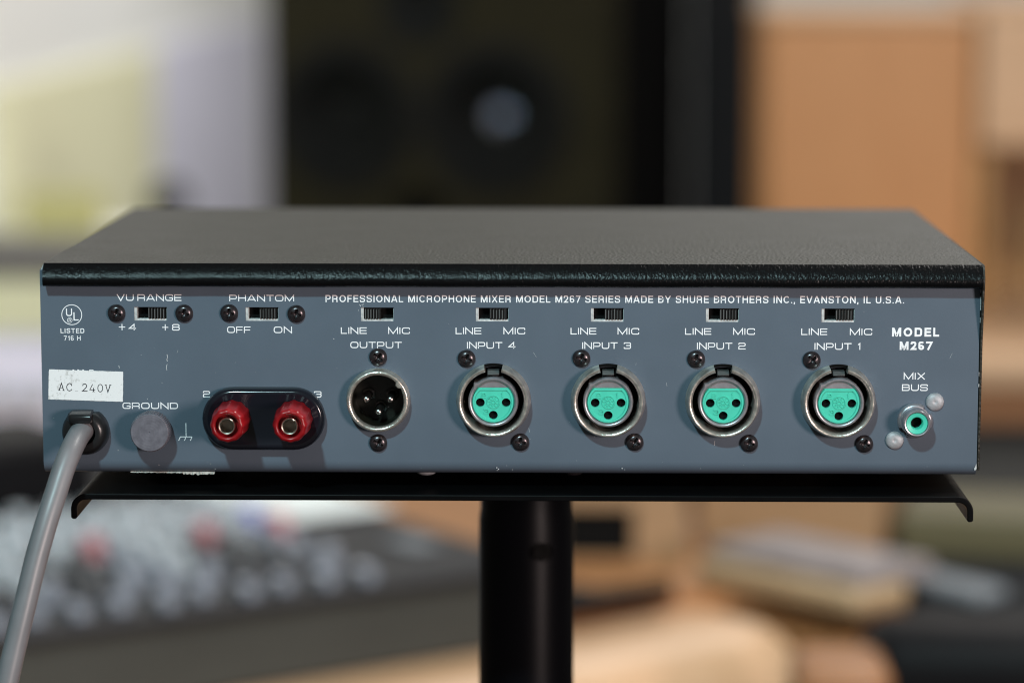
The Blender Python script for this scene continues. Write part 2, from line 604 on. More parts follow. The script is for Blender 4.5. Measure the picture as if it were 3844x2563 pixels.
def sans(ch, s):
    """plain upright sans in strokes; s = half stroke"""
    t, b = 1 - s, s

    def ell(cx, cz, rx, rz, a0=0, a1=360, n=28):
        return [(cx + rx * math.cos(rad(a0 + (a1 - a0) * i / n)), cz + rz * math.sin(rad(a0 + (a1 - a0) * i / n))) for i in range(n + 1)]
    if ch == 'I':
        return .16, [([(.08, 0), (.08, 1)], 0, False)]
    if ch == 'A':
        return .74, [([(.05, 0), (.325, t), (.415, t), (.69, 0)], 0, False), ([(.16, .30), (.58, .30)], 0, False)]
    if ch == 'B':
        r = .66 - s
        return .66, [([(s, t), (r - .03, t), (r - .03, .53), (r - .05, .53), (r, .53), (r, b), (s, b)], [0, .22, .18, .0, .2, .24, 0], True), ([(s, .53), (r - .15, .53)], 0, False)]
    if ch == 'C':
        return .74, [(ell(.385, .5, .385 - s, .5 - s, 38, 322), 0, False)]
    if ch == 'D':
        r = .70 - s
        return .70, [([(s, t), (r, t), (r, b), (s, b)], [0, .36, .36, 0], True)]
    if ch == 'E':
        return .60, [([(.60, t), (s, t), (s, b), (.61, b)], 0, False), ([(s, .52), (.56, .52)], 0, False)]
    if ch == 'F':
        return .56, [([(.56, t), (s, t), (s, 0)], 0, False), ([(s, .50), (.51, .50)], 0, False)]
    if ch == 'H':
        return .68, [([(s, 0), (s, 1)], 0, False), ([(.68 - s, 0), (.68 - s, 1)], 0, False), ([(s, .53), (.68 - s, .53)], 0, False)]
    if ch == 'L':
        return .54, [([(s, 1), (s, b), (.54, b)], 0, False)]
    if ch == 'M':
        return .84, [([(s, 0), (s, 1)], 0, False), ([(.84 - s, 0), (.84 - s, 1)], 0, False), ([(s + .05, .93), (.40, b), (.44, b), (.79 - s, .93)], 0, False)]
    if ch == 'N':
        return .70, [([(s, 0), (s, 1)], 0, False), ([(.70 - s, 0), (.70 - s, 1)], 0, False), ([(s + .04, .92), (.66 - s, .08)], 0, False)]
    if ch == 'O':
        return .80, [(ell(.40, .5, .40 - s, .5 - s)[:-1], 0, True)]
    if ch == 'P':
        r = .65 - s
        return .65, [([(s, 0), (s, t), (r, t), (r, .44), (s, .44)], [0, 0, .26, .26, 0], False)]
    if ch == 'R':
        r = .66 - s
        return .70, [([(s, 0), (s, t), (r, t), (r, .46), (s, .46)], [0, 0, .26, .26, 0], False), ([(r - .22, .46), (r - .01, .44), (r, 0)], [0, .16, 0], False)]
    if ch == 'S':
        l, r = s, .66 - s
        return .66, [([(r, .69), (r, t), (l, t), (l, .56), (r, .47), (r, b), (l, b), (l, .31)], [0, .27, .27, .24, .24, .27, .27, 0], False)]
    if ch == 'T':
        return .62, [([(0, t), (.62, t)], 0, False), ([(.31, t), (.31, 0)], 0, False)]
    if ch == 'U':
        l, r = s, .68 - s
        return .68, [([(l, 1), (l, b), (r, b), (r, 1)], .30, False)]
    if ch == 'V':
        return .70, [([(.05, 1), (.315, b), (.385, b), (.65, 1)], 0, False)]
    if ch == 'X':
        return .70, [([(.06, 0), (.64, 1)], 0, False), ([(.06, 1), (.64, 0)], 0, False)]
    if ch == 'Y':
        return .70, [([(.05, 1), (.35, .42), (.65, 1)], 0, False), ([(.35, .45), (.35, 0)], 0, False)]
    if ch == '1':
        return .40, [([(.08, .74), (.27, .86), (.30, .98)], 0, False), ([(.30, 1), (.30, 0)], 0, False)]
    if ch == '2':
        l, r = s, .56 - s
        return .56, [([(l, .66), (l, t), (r, t), (r, .55), (l + .03, b), (.56, b)], [0, .24, .24, .20, 0, 0], False)]
    if ch == '6':
        l, r = s, .57 - s
        return .57, [(ell(.285, .305, .285 - s, .305 - s)[:-1], 0, True), ([(r - .02, .80), (r - .06, t), (l, t), (l, .34)], [0, .14, .34, 0], False)]
    if ch == '7':
        return .54, [([(0, t), (.50, t), (.18, 0)], [0, 0, 0], False)]
    if ch == '.':
        return .17, [([(.085, 0), (.085, .15)], 0, False)]
    if ch == ',':
        return .17, [([(.085, .15), (.085, 0), (.05, -.16)], 0, False)]
    return .26, []


def font_text(mb, text, x0, x1, z0, z1, stroke=.155, gap=.15, y=PRINT_Y):
    h = z1 - z0
    adv, items = 0, []
    for ch in text:
        w, st = sans(ch, stroke / 2)
        items.append((adv, st))
        adv += w + gap
    k = (x1 - x0) / (adv - gap)
    c = 0
    for (a, st) in items:
        for (pts, r, cl) in st:
            q = rounded(pts, r, cl) if (isinstance(r, (list, tuple)) or r > 0) else pts
            mb.ribbon([(x0 + (a + px) * k, z0 + pz * h) for (px, pz) in q], stroke * h, y - .003 * (c % 4), cl)
            c += 1


# ================================================================== ROOM
def room():
    f = MB().box(-4000, 4000, -2500, 9000, -1070, -1050)
    struct(f.build('floor', M['floor'], smooth=0))
    w = MB().box(-4000, 4000, 8300, 8400, -1050, 2500)
    tag(w.build('back_wall', M['wall_white'], smooth=0, origin=(0, 8300, -1050)), 'plain white wall at the far end of the room', 'wall')
    w = MB().box(-900, -800, 1500, 8295, -1050, 2500)
    tag(w.build('side_wall', M['wall_white'], smooth=0, origin=(-850, 4900, -1050)), 'bright white wall running back along the left side', 'wall')


room()

# cloth covered boards leaning along the side wall
pn = MB().box(-799, -790, 3200, 4850, -1049, -25)
tag(pn.build('acoustic_panel', M['panel_cream'], origin=(-795, 4100, -1049), bevel=2), 'tall cream cloth panel against the white wall at left', 'panel')
pn = MB().box(-799, -789, 4880, 6900, -1049, -20)
tag(pn.build('acoustic_panel', M['panel_lavender'], origin=(-795, 5890, -1049), bevel=2), 'lavender grey panel between the cream panel and the black loudspeaker', 'panel')  # lavender grey tint puts this panel's shade into its colour
# far cream strip above the lavender panel
o = MB().box(-700, -400, 8240, 8290, -300, 1200)
tag(o.build('wall_board', M['panel_cream'], origin=(-550, 8265, -300), bevel=6), 'pale yellow board high on the far wall beside the loudspeaker', 'board')


# ------------------------------------------------------------------ loudspeaker
def loudspeaker():
    bx, by, bz = -130, 3560, -340
    yaw = rad(-15)
    t = thing('loudspeaker', 'large black loudspeaker with two round woofers side by side behind the mixer', 'loudspeaker', (bx, by, bz), rotz=yaw)

    def ch(mb, name, m, parent, bevel=None):
        o = mb.build(name, m, None, bevel=bevel)
        o.parent = parent
        return o
    wd, ht, dp = 580, 610, 480
    x0, x1 = -318, 232
    ch(MB().box(x0, x1, 4, dp, 0, ht), 'cabinet', M['speaker_body'], t, bevel=12)
    loops = [[(x0 + 3, 3), (x1 - 3, 3), (x1 - 3, ht - 3), (x0 + 3, ht - 3)]]
    for (cx, cz, r) in ((-190, 255, 101), (50, 255, 101), (-70, 425, 56), (-70, 108, 33)):
        loops.append([(cx + r * math.cos(2 * PI * k / 48), cz + r * math.sin(2 * PI * k / 48)) for k in range(48)])
    pts = [p for l in loops for p in l]
    ba = MB().add([(p[0], -40, p[1]) for p in pts], tessellate_polygon([[Vector((p[0], p[1], 0)) for p in l] for l in loops]))
    for l in loops:
        n = len(l)
        ba.add([(p[0], -40, p[1]) for p in l] + [(p[0], 3, p[1]) for p in l], [(q, (q + 1) % n, n + (q + 1) % n, n + q) for q in range(n)])
    ch(ba, 'baffle', M['speaker_front'], t)
    for (cx, cz, cap) in ((-190, 255, 'cone'), (50, 255, 'dust_cap')):
        w = ch(MB().lathe([(118, -41), (118, -46), (106, -49), (100, -47)], 48, cx, cz), 'woofer', M['surround'], t)
        ch(MB().lathe([(101, -47), (97, -53), (90, -54), (84, -50), (79, -44), (34, 0), (0.1, 0)], 48, cx, cz), 'cone', M['cone'], w)
        ch(MB().lathe([(19.5, -1)] + [(48 * math.sin(rad(a)), -12 + 48 * (1 - math.cos(rad(a)))) for a in (22, 18, 14, 10, 6, 3, .1)], 40, cx, cz), 'dust_cap', M[cap], w)
    tw = ch(MB().lathe([(62, -41), (62, -46), (46, -46), (30, -34), (16, -27), (0.1, -27)], 40, -70, 425), 'tweeter', M['cone'], t)
    ch(MB().lathe([(15, -28), (12, -35), (6, -38), (0.1, -39)], 32, -70, 425), 'dome', M['cone'], tw)
    ch(MB().lathe([(42, -41), (42, -44), (34, -44), (32, 0), (0.1, 0)], 40, -70, 108), 'port', M['void'], t)
    # stand under it
    st = thing('speaker_stand', 'black box stand under the large loudspeaker', 'stand', (bx, by + 200, -1050))
    MB().box(bx - 170, bx + 170, by + 60, by + 380, -1020, -368).build('pedestal', M['speaker_body'], st, origin=(bx, by + 200, -1020), bevel=6)
    MB().box(bx - 230, bx + 230, by + 20, by + 430, -367, -341).build('top_plate', M['speaker_body'], st, origin=(bx, by + 200, -367), bevel=4)
    MB().box(bx - 230, bx + 230, by + 20, by + 430, -1050, -1021).build('base_plate', M['speaker_body'], st, origin=(bx, by + 200, -1050), bevel=4)


loudspeaker()
o = MB().box(218, 332, 3950, 4000, -1050, 420)  # added board standing in for the lit rear edge of the speaker side
tag(o.build('lit_edge_board', M['charcoal'], origin=(270, 3975, -1050), bevel=22), 'added charcoal upright board for the lit edge of the loudspeaker side, left of the wooden cabinet', 'board')


# ------------------------------------------------------------------ wooden furniture behind at right
def right_furniture():
    t = thing('wooden_cabinet', 'plain orange wood cabinet standing right of the black loudspeaker', 'cabinet', (380, 2760, -270))
    MB().box(258, 506, 2612, 2900, -269, 84).build('body', M['wood_orange'], t, origin=(380, 2760, -269), bevel=6)
    MB().box(254, 508, 2606, 2904, 85, 101).build('top_board', M['wood_pale'], t, origin=(380, 2760, 85), bevel=5)  # paler veneer puts the lit top edge into the colour
    # second unit with an open lower bay
    t = thing('wooden_shelf_unit', 'wooden shelf unit with a pale upper door at the far right edge', 'shelf', (640, 2760, -270))
    MB().box(512, 532, 2640, 2900, -269, 95).build('side_panel', M['wood_ochre'], t, origin=(522, 2760, -269), bevel=2)
    MB().box(760, 780, 2640, 2900, -269, 95).build('side_panel', M['wood_ochre'], t, origin=(770, 2760, -269), bevel=2)
    MB().box(533, 759, 2880, 2900, -269, 95).build('back_panel', M['wood_ochre'], t, origin=(640, 2890, -269))
    MB().box(533, 759, 2640, 2879, -75, -60).build('shelf_board', M['wood_ochre'], t, origin=(640, 2760, -75), bevel=2)
    MB().box(512, 780, 2640, 2900, 96, 112).build('top_board', M['wood_pale'], t, origin=(640, 2760, 96), bevel=2)
    MB().box(514, 778, 2618, 2638, -64, 94).build('door', M['wood_pale'], t, origin=(640, 2628, -64), bevel=3)
    # the desk they stand on
    t = thing('wooden_desk', 'long pale wood desk under the wooden cabinet at right', 'desk', (700, 2700, -1050))
    MB().box(330, 1300, 2240, 3300, -300, -270.5).build('desk_top', M['wood_pale'], t, origin=(700, 2700, -300), bevel=4)
    MB().box(330, 352, 2300, 3250, -1050, -301).build('side_panel', M['wood_brown'], t, origin=(341, 2700, -1050), bevel=2)
    MB().box(1278, 1300, 2300, 3250, -1050, -301).build('side_panel', M['wood_brown'], t, origin=(1289, 2700, -1050), bevel=2)
    MB().box(353, 1277, 2262, 2280, -345, -301).build('front_rail', M['wood_brown'], t, origin=(800, 2270, -345), bevel=2)
    t = thing('drawer_cabinet', 'dark grey drawer cabinet under the pale desk at far right', 'cabinet', (700, 2500, -1050))
    MB().box(380, 1100, 2330, 2800, -1050, -304).build('carcass', M['dark_grey'], t, origin=(700, 2500, -1050), bevel=3)
    for k in range(3):
        z = -520 - 240 * k if k else -520
        d = MB().box(390, 1090, 2312, 2329, -540 - 235 * k, -312 - 235 * k).build('drawer', M['dark_grey'], t, origin=(700, 2320, -400 - 235 * k), bevel=3)
        MB().box(660, 820, 2296, 2311, -400 - 235 * k, -388 - 235 * k).build('handle', M['black_steel'], d, origin=(740, 2303, -394 - 235 * k), bevel=2)


right_furniture()


# ------------------------------------------------------------------ things at the left behind the mixer
def left_things():
    t = thing('wall_shelf', 'dark grey shelf board at the left edge behind the mixer', 'shelf', (-520, 2020, -155))
    MB().box(-798, -330, 1960, 2200, -155, -131).build('board', M['shelf_grey'], t, origin=(-520, 2020, -155), bevel=2)
    MB().box(-780, -760, 1990, 2180, -255, -156).build('bracket', M['shelf_grey'], t, origin=(-770, 2100, -255), bevel=1)
    o = MB().box(-690, -590, 2860, 2900, -219.5, -143)
    tag(o.build('yellow_folder', M['yellow'], origin=(-640, 2880, -219), bevel=2), 'yellow folder standing upright in front of the cream panel', 'folder')
    t = thing('low_cabinet', 'low off white cabinet under the yellow folder at the left edge', 'cabinet', (-620, 3000, -1050))
    MB().box(-750, -470, 2820, 3250, -1050, -236).build('carcass', M['panel_cream'], t, origin=(-620, 3000, -1050), bevel=4)
    MB().box(-752, -466, 2810, 3254, -235.5, -220).build('top_board', M['wall_white'], t, origin=(-620, 3000, -235), bevel=3)
    t = thing('gear_box', 'pale blue grey equipment box at the left edge below the grey shelf', 'box', (-620, 1900, -300))
    MB().box(-780, -440, 1870, 1990, -299.5, -212).build('case', M['panel_lavender'], t, origin=(-620, 1900, -299), bevel=5)
    for k in range(5):
        b = MB().lathe([(9, 1869.5), (9, 1858), (7, 1856), (.1, 1856)], 20, -560 + 24 * k, -256)
        b.build('knob', M['cap_white'], t, origin=(-560 + 24 * k, 1869, -256))
    o = MB().lathe([(26, 3960), (30, 3975), (30, 4040), (24, 4060), (0.1, 4062)], 24, -655, -250)
    o.lathe([(26, 3960), (0.1, 3958)], 24, -655, -250)
    tag(o.build('desk_microphone', M['charcoal'], origin=(-655, 4010, -250)), 'small dark round thing between the cream and lavender panels', 'gadget')


left_things()


# ------------------------------------------------------------------ main wooden desk
def main_desk():
    t = thing('studio_desk', 'amber studio desk with a thick pale wood arm rest in front of the mixing console', 'desk', (-100, 1300, -1050))
    out = [(-800, 470), (-560, 640), (110, 1192), (150, 1150), (262, 1030), (268, 1035), (268, 1490), (128, 1500), (110, 2000), (-800, 2000)]
    MB().prism_z(out, -340, -314).build('desk_top', M['wood_amber'], t, origin=(-100, 1300, -330), bevel=6)
    MB().box(90, 112, 720, 1600, -1050, -340.5).build('side_panel', M['wood_brown'], t, origin=(101, 1200, -1050), bevel=2)
    MB().box(-780, -758, 720, 1600, -1050, -340.5).build('side_panel', M['wood_brown'], t, origin=(-770, 1200, -1050), bevel=2)
    # orange veneered board covering the back half
    bo = [(2, 1078), (100, 1168), (165, 1180), (262, 1100), (262, 1470), (118, 1480), (100, 1980), (-260, 1980), (-120, 1330)]
    MB().prism_z(bo, -313.5, -297).build('desk_mat', M['wood_amber'], t, origin=(-60, 1500, -300), bevel=1)
    # thick rounded arm rest of pale wood along the front of the console
    an = rad(40)
    B = (118, 1182)
    sec = [(-6, -322), (-6, -312), (4, -308)] + [(62 + 58 * math.sin(rad(q)), -366 + 58 * math.cos(rad(q))) for q in range(0, 91, 9)] + [(120, -436)] + [(116, -440), (-2, -440), (-6, -436)]
    ar = MB()
    m = len(sec)
    vs = []
    for L, k in ((-900, 1), (-14, 1), (-5, .985), (0, .95)):
        for (n_, z) in sec:
            nn = 57 + (n_ - 57) * k
            zz = -374 + (z + 374) * k
            vs.append((B[0] + L * math.cos(an) + nn * math.sin(an), B[1] + L * math.sin(an) - nn * math.cos(an), zz))
    fs = []
    for i in range(3):
        for j in range(m):
            fs.append((i * m + j, i * m + (j + 1) % m, (i + 1) * m + (j + 1) % m, (i + 1) * m + j))
    fs += [tuple(range(m)), tuple(range(3 * m, 4 * m))]
    ar.add(vs, fs).build('arm_rest', M['wood_pale'], t, origin=(0, 1050, -370), smooth=40)


main_desk()


# ------------------------------------------------------------------ mixing console
def console():
    ang = rad(35)
    C0 = Vector((3, 1043, -300))
    u = Vector((-math.cos(ang), -math.sin(ang), 0))
    v = Vector((-math.sin(ang), math.cos(ang), 0))
    t = thing('mixing_console', 'large dark mixing console crowded with grey and white knobs at lower left', 'mixing console', tuple(C0))

    def P(a, b, c):
        q = C0 + u * a + v * b
        return (q.x, q.y, -300 + c)

    def obox(mb, a0, a1, b0, b1, c0, c1, tilt=0):
        vs = [P(a, b, c + tilt * b) for c in (c0, c1) for b in (b0, b1) for a in (a0, a1)]
        return mb.add(vs, [(0, 2, 3, 1), (4, 5, 7, 6), (0, 1, 5, 4), (2, 6, 7, 3), (0, 4, 6, 2), (1, 3, 7, 5)])
    obox(MB(), 0, 960, 6, 620, -6.5, 45).build('chassis', M['console_front'], t, origin=P(0, 0, 0), bevel=3)
    obox(MB(), -2, 962, 0, 622, 45.2, 52).build('top_panel', M['console_top'], t, origin=P(0, 0, 45), bevel=2)
    obox(MB(), 110, 960, 470, 620, 52.2, 82).build('meter_bridge', M['pale_plastic'], t, origin=P(110, 470, 52), bevel=5)
    obox(MB(), 30, 56, 84, 124, 52.2, 55).build('display', M['pale_plastic'], t, origin=P(30, 100, 52), bevel=1.5)

    def knob(mk, r, h):
        k = MB().lathe([(r * 1.12, 0), (r * 1.12, 1.5), (r, 2.2), (r * .88, h - .8), (r * .8, h), (0.05, h)], 20)
        k.v = [(x, z, y) for (x, y, z) in k.v]
        o = k.build('knob', M[mk], t)
        l = MB().box(-.7, .7, 0, r * .75, h + .02, h + .5).build('pointer', M['cap_line'], None, smooth=0)
        l.parent = o
        return o

    def fader(mk):
        k = MB().prism_x([(-9, 0), (-7, 9), (-2, 7), (2, 7), (7, 9), (9, 0)], -5, 5)
        o = k.build('fader_cap', M[mk], t)
        l = MB().box(-5, 5, -.7, .7, 7.1, 7.6).build('index_line', M['cap_line'], None, smooth=0)
        l.parent = o
        return o
    protos = {}

    def put(kind, mk, a, b, rz=0):
        key = (kind, mk)
        loc = P(a, b, 52.2)
        if key not in protos:
            o = fader(mk) if kind == 'fader' else knob(mk, 8.0, 14)
            protos[key] = o
            o.location = Vector(loc) * .001 - world_loc(t)
        else:
            o = copy_tree(protos[key], t, loc)
        o.rotation_euler = (0, 0, ang + rz)
        return o
    reds = {(4, 3), (1, 3), (-1, 3), (7, 5)}
    for i in range(-1, 12):
        a = 132 + i * 30
        if i >= 0:
            put('fader', 'cap_grey', a, 22 + 18 * random.random())
        for j in range(7):
            b = 74 + j * 40
            if i < 0 and j < 3:
                continue
            if (j in (1, 2) and i % 4 in (1, 2)) or (j == 0 and random.random() < .3):
                mk = 'cap_dark'
            elif (i, j) in reds:
                mk = 'cap_red'
            elif (i, j) == (-1, 4):
                mk = 'cap_blue'
            elif j >= 3 or (i % 4 == 3 and j > 0):
                mk = 'cap_white'
            else:
                mk = 'cap_grey'
            put('knob', mk, a + random.uniform(-2, 2), b, random.uniform(-2, 2))
    # a sheet of paper on the far end and a black case at the left
    sh = MB()
    obox(sh, -10, 84, 214, 420, 55, 57)
    tag(sh.build('paper_sheet', M['paper'], origin=P(40, 300, 56), bevel=.3), 'white paper sheet lying over the back right edge of the mixing console', 'paper')
    cs = thing('gear_case', 'small black rounded case on the mixing console at far left', 'case', P(300, 400, 52.3))
    b = MB()
    obox(b, 172, 430, 338, 462, 52.4, 112)
    b.build('shell', M['black_leather'], cs, origin=P(300, 400, 52), bevel=12)
    h = MB().tube([P(260, 400, 110), P(262, 400, 126), P(340, 400, 126), P(342, 400, 110)], 5, 10)
    h.build('handle', M['black_leather'], cs, origin=P(300, 400, 115))


console()


# ------------------------------------------------------------------ low table at right with its clutter
def desk_clutter():
    def rbox(mb, cx, cy, ang, a0, a1, b0, b1, z0, z1):
        c, s_ = math.cos(ang), math.sin(ang)
        vs = [(cx + a * c - b * s_, cy + a * s_ + b * c, z) for z in (z0, z1) for b in (b0, b1) for a in (a0, a1)]
        return mb.add(vs, [(0, 2, 3, 1), (4, 5, 7, 6), (0, 1, 5, 4), (2, 6, 7, 3), (0, 4, 6, 2), (1, 3, 7, 5)])
    zd = -296.8
    t = thing('wooden_box', 'tan wooden box with a black square opening beside the stand post', 'box', (60, 1330, zd))
    b = MB()
    b.box(0, 112, 1282, 1400, -254, -225)
    b.box(0, 14, 1282, 1400, -294, -254.2)
    b.box(71, 112, 1282, 1400, -294, -254.2)
    b.box(0, 112, 1282, 1400, zd, -294.2)
    b.build('case', M['wood_tan'], t, origin=(60, 1330, zd))
    MB().box(14.2, 70.8, 1286, 1398, -294, -254.2).build('opening', M['void'], t, origin=(45, 1340, -292))
    o = rbox(MB(), 190, 1330, rad(-14), -72, 78, 0, 120, zd, -238)
    tag(o.build('tan_carton', M['wood_tan'], origin=(190, 1380, zd), bevel=4), 'wide tan carton behind the grey magazines', 'carton')
    an = rad(-48)
    o = rbox(MB(), 168, 1142, an, -82, 82, 0, 60, zd, -276)
    tag(o.build('cream_drawer', M['cream_board'], origin=(190, 1160, zd), bevel=7), 'low cream wooden box with rounded edges at lower right', 'box')
    m = rbox(MB(), 168, 1142, an, -78, 78, 10, 90, -275.8, -271)
    tag(m.build('magazine', M['grey_paper'], origin=(190, 1170, -275), bevel=.5), 'lower grey magazine lying directly on the low cream box', 'magazine', 'grey magazines on the cream box')
    m = rbox(MB(), 168, 1142, an + .03, -76, 74, 14, 92, -270.8, -267)
    tag(m.build('magazine', M['grey_paper'], origin=(190, 1170, -270), bevel=.5), 'topmost grey magazine of the stack on the cream box', 'magazine', 'grey magazines on the cream box')
    r = thing('equipment_rack', 'low black equipment rack at the right edge under the olive green case', 'rack', (430, 1250, -1050))
    MB().box(271, 640, 1010, 1500, -1050, -297).build('frame', M['charcoal'], r, origin=(430, 1250, -1050), bevel=3)
    for k in range(4):
        MB().box(280, 630, 1002, 1009, -360 - 95 * k, -306 - 95 * k).build('front_plate', M['black_steel'], r, origin=(430, 1005, -330 - 95 * k), bevel=1)
    o = rbox(MB(), 330, 1290, rad(-12), -56, 160, 0, 120, zd, -262)
    tag(o.build('olive_case', M['olive'], origin=(380, 1330, zd), bevel=5), 'olive green case at the right edge of the desk', 'case')
    o = rbox(MB(), 290, 1150, rad(-50), -48, 40, 0, 34, zd, -284)
    tag(o.build('pale_tablet', M['pale_plastic'], origin=(300, 1170, zd), bevel=6), 'pale grey plastic unit in front of the olive green case', 'gadget')
    # black padded chair in the lower right corner
    c = thing('office_chair', 'black padded office chair in the lower right corner', 'chair', (330, 900, -1050))
    rbox(MB(), 330, 930, rad(-4), -118, 200, 0, 80, -640, -270).build('backrest', M['black_leather'], c, origin=(370, 960, -500), bevel=26)
    rbox(MB(), 330, 910, rad(-4), -110, 190, -420, -4, -690, -645).build('seat', M['black_leather'], c, origin=(370, 700, -680), bevel=18)
    MB().tube([(345, 700, -1000), (345, 700, -691)], 25, 16).build('pillar', M['black_tube'], c, origin=(345, 700, -1000))
    for k in range(5):
        a = rad(72 * k + 20)
        MB().tube([(345, 700, -985), (345 + 260 * math.cos(a), 700 + 260 * math.sin(a), -1030)], [22, 14], 10).build('leg', M['black_tube'], c, origin=(345, 700, -985))
    o = MB().prism_z([(12, 1072), (12, 1140), (40, 1112), (97, 1146), (97, 1136)], zd, -281)  # added black block standing in for the shaded gap by the console base
    tag(o.build('dark_gap_wedge', M['black_leather'], origin=(60, 1090, zd), bevel=2), 'added black wedge for the dark gap by the console base, just right of the stand post', 'wedge')
    c = thing('wooden_stool', 'brown wooden stool top past the right corner of the pale desk', 'stool', (192, 880, -1050))
    MB().box(163, 224, 840, 916, -302, -274).build('seat', M['wood_brown'], c, origin=(190, 880, -302), bevel=10)
    for x in (168, 214):
        for y in (850, 906):
            MB().box(x - 6, x + 6, y - 6, y + 6, -1050, -302.3).build('leg', M['wood_brown'], c, origin=(x, y, -1050), bevel=1)


desk_clutter()


# ================================================================== STAND UNDER THE MIXER
def stand():
    t = thing('equipment_stand', 'black steel stand with a flat top plate and round post carrying the mixer', 'stand', (4.5, 100, -1050))
    T = 2.0
    zt = -5.1
    x0, x1 = -146.4, 154.9
    Ro = 5.2
    Ri = Ro - T
    zb = -13.7
    outl = [(x0, zb + .5)] + arc(x0 + Ro, zt - Ro, Ro, 180, 90, 8) + arc(x1 - Ro, zt - Ro, Ro, 90, 0, 8) + [(x1, zb + .5), (x1 - .5, zb), (x1 - T + .4, zb), (x1 - T, zb + .5)] \
        + arc(x1 - Ro, zt - Ro, Ri, 0, 90, 8) + arc(x0 + Ro, zt - Ro, Ri, 90, 180, 8) + [(x0 + T, zb + .5), (x0 + T - .4, zb), (x0 + .5, zb)]
    MB().prism_y(outl, -10, 185).build('top_plate', M['black_steel'], t, origin=(4.5, 90, zt), bevel=.35)
    # mounting collar and post
    col = MB()
    prof = [(-8, 17.0), (-30, 17.0), (-34, 17.6), (-1040, 17.8)]
    n = 48
    vs, fs = [], []
    for (z, r) in prof:
        for k in range(n):
            a = 2 * PI * k / n
            vs.append((4.5 + r * math.cos(a), 100 + r * math.sin(a), z))
    for j in range(len(prof) - 1):
        for k in range(n):
            fs.append((j * n + k, j * n + (k + 1) % n, (j + 1) * n + (k + 1) % n, (j + 1) * n + k))
    col.add(vs, fs)
    p = col.build('post', M['black_tube'], t, origin=(4.5, 100, -8))
    a = rad(19)
    hx, hy = 4.5 + 16.4 * math.sin(a), 100 - 16.4 * math.cos(a)
    h = MB().lathe([(4.2, -1.6), (4.2, 1), (3.2, -1.8), (0.05, -1.2)], 24)
    ho = h.build('height_pin', M['void'], None)
    ho.parent = p
    ho.location = (Vector((hx, hy, -43.5)) * .001) - world_loc(p)
    ho.rotation_euler = (0, 0, a)
    MB().box(-55, 64, 40, 160, -9.2, -7.2).build('mounting_plate', M['black_steel'], t, origin=(4.5, 100, -9), bevel=.5)
    b = MB()
    o2 = [(4.5 + 170 * math.cos(2 * PI * k / 48), 100 + 170 * math.sin(2 * PI * k / 48)) for k in range(48)]
    b.prism_z(o2, -1050, -1040)
    b.build('base', M['black_steel'], t, origin=(4.5, 100, -1050), bevel=3)


stand()


# ================================================================== MIXER
MX = thing('microphone_mixer', 'grey metal microphone mixer, rear side showing, with green sockets and black vinyl top', 'audio mixer', (0, 100, -5.1))
SWX = [-120.0, -82.6, -43.95, -5.5, 32.95, 71.35, 109.9]
SWW, SWH, SWZ = 11.0, 4.6, 54.28
INX = [-5.1, 33.3, 71.7, 110.25]
IZ = 25.4
OX, OZ = -43.8, 25.35


def rear_panel():
    x0, x1, zt = -157.0, 157.0, 70.2
    R = 4.6
    outer = [(x0, R), (x1, R), (x1, zt - .8), (x1 - .8, zt), (x0 + 1.2, zt), (x0, zt - 1.2)]
    holes = []
    for x in SWX:
        a, b, c, d = x - SWW / 2, x + SWW / 2, SWZ - SWH / 2, SWZ + SWH / 2
        holes.append([(a, c), (b, c), (b, d), (a, d)])

    def circ(cx, cz, r, n=48):
        return [(cx + r * math.cos(2 * PI * k / n), cz + r * math.sin(2 * PI * k / n)) for k in range(n)]
    for x in INX:
        holes.append(circ(x, IZ, 11.4))
    holes.append(circ(OX, OZ, 9.6))
    holes.append(circ(136.0, 19.0, 3.4, 32))
    loops = [outer] + holes
    pts = [p for l in loops for p in l]
    tris = tessellate_polygon([[Vector((p[0], p[1], 0)) for p in l] for l in loops])
    mb = MB()
    for (y, th) in ((0, 1.2),):
        mb.add([(p[0], y, p[1]) for p in pts], tris)
    off = 0
    for l in loops:
        n = len(l)
        vs = [(p[0], 0, p[1]) for p in l] + [(p[0], 1.2, p[1]) for p in l]
        fs = [(i, (i + 1) % n, n + (i + 1) % n, n + i) for i in range(n)]
        if l is outer:
            fs = fs[1:]
        mb.add(vs, fs)
    # rolled lower edge and underside
    prof = [(R - R * math.cos(rad(a)), R - R * math.sin(rad(a))) for a in range(0, 91, 9)] + [(200, 0)]
    mb.prism_x(prof, x0, x1, closed=False)
    # folded side flanges
    for x in (x0, x1):
        sgn = 1 if x < 0 else -1
        fl = [(0, R)] + [(R - R * math.cos(rad(a)), R - R * math.sin(rad(a))) for a in range(9, 91, 9)] + [(16, 0), (16, zt - 1.2), (0, zt - 1.2)]
        mb.add([(x + sgn * .01, y + .005, z) for (y, z) in fl], [tuple(range(len(fl)))])
    me = mb
    o = bpy_mesh_weld(me, 'rear_panel', M['paint'], MX)
    return o


def bpy_mesh_weld(mb, name, m, parent):
    o = mb.build(name, m, parent, smooth=0)
    bm = bmesh.new()
    bm.from_mesh(o.data)
    bmesh.ops.remove_doubles(bm, verts=bm.verts, dist=1e-6)
    bmesh.ops.recalc_face_normals(bm, faces=bm.faces)
    bm.to_mesh(o.data)
    bm.free()
    o.data.polygons.foreach_set('use_smooth', [True] * len(o.data.polygons))
    o.data.set_sharp_from_angle(angle=rad(30))
    return o


PANEL = rear_panel()


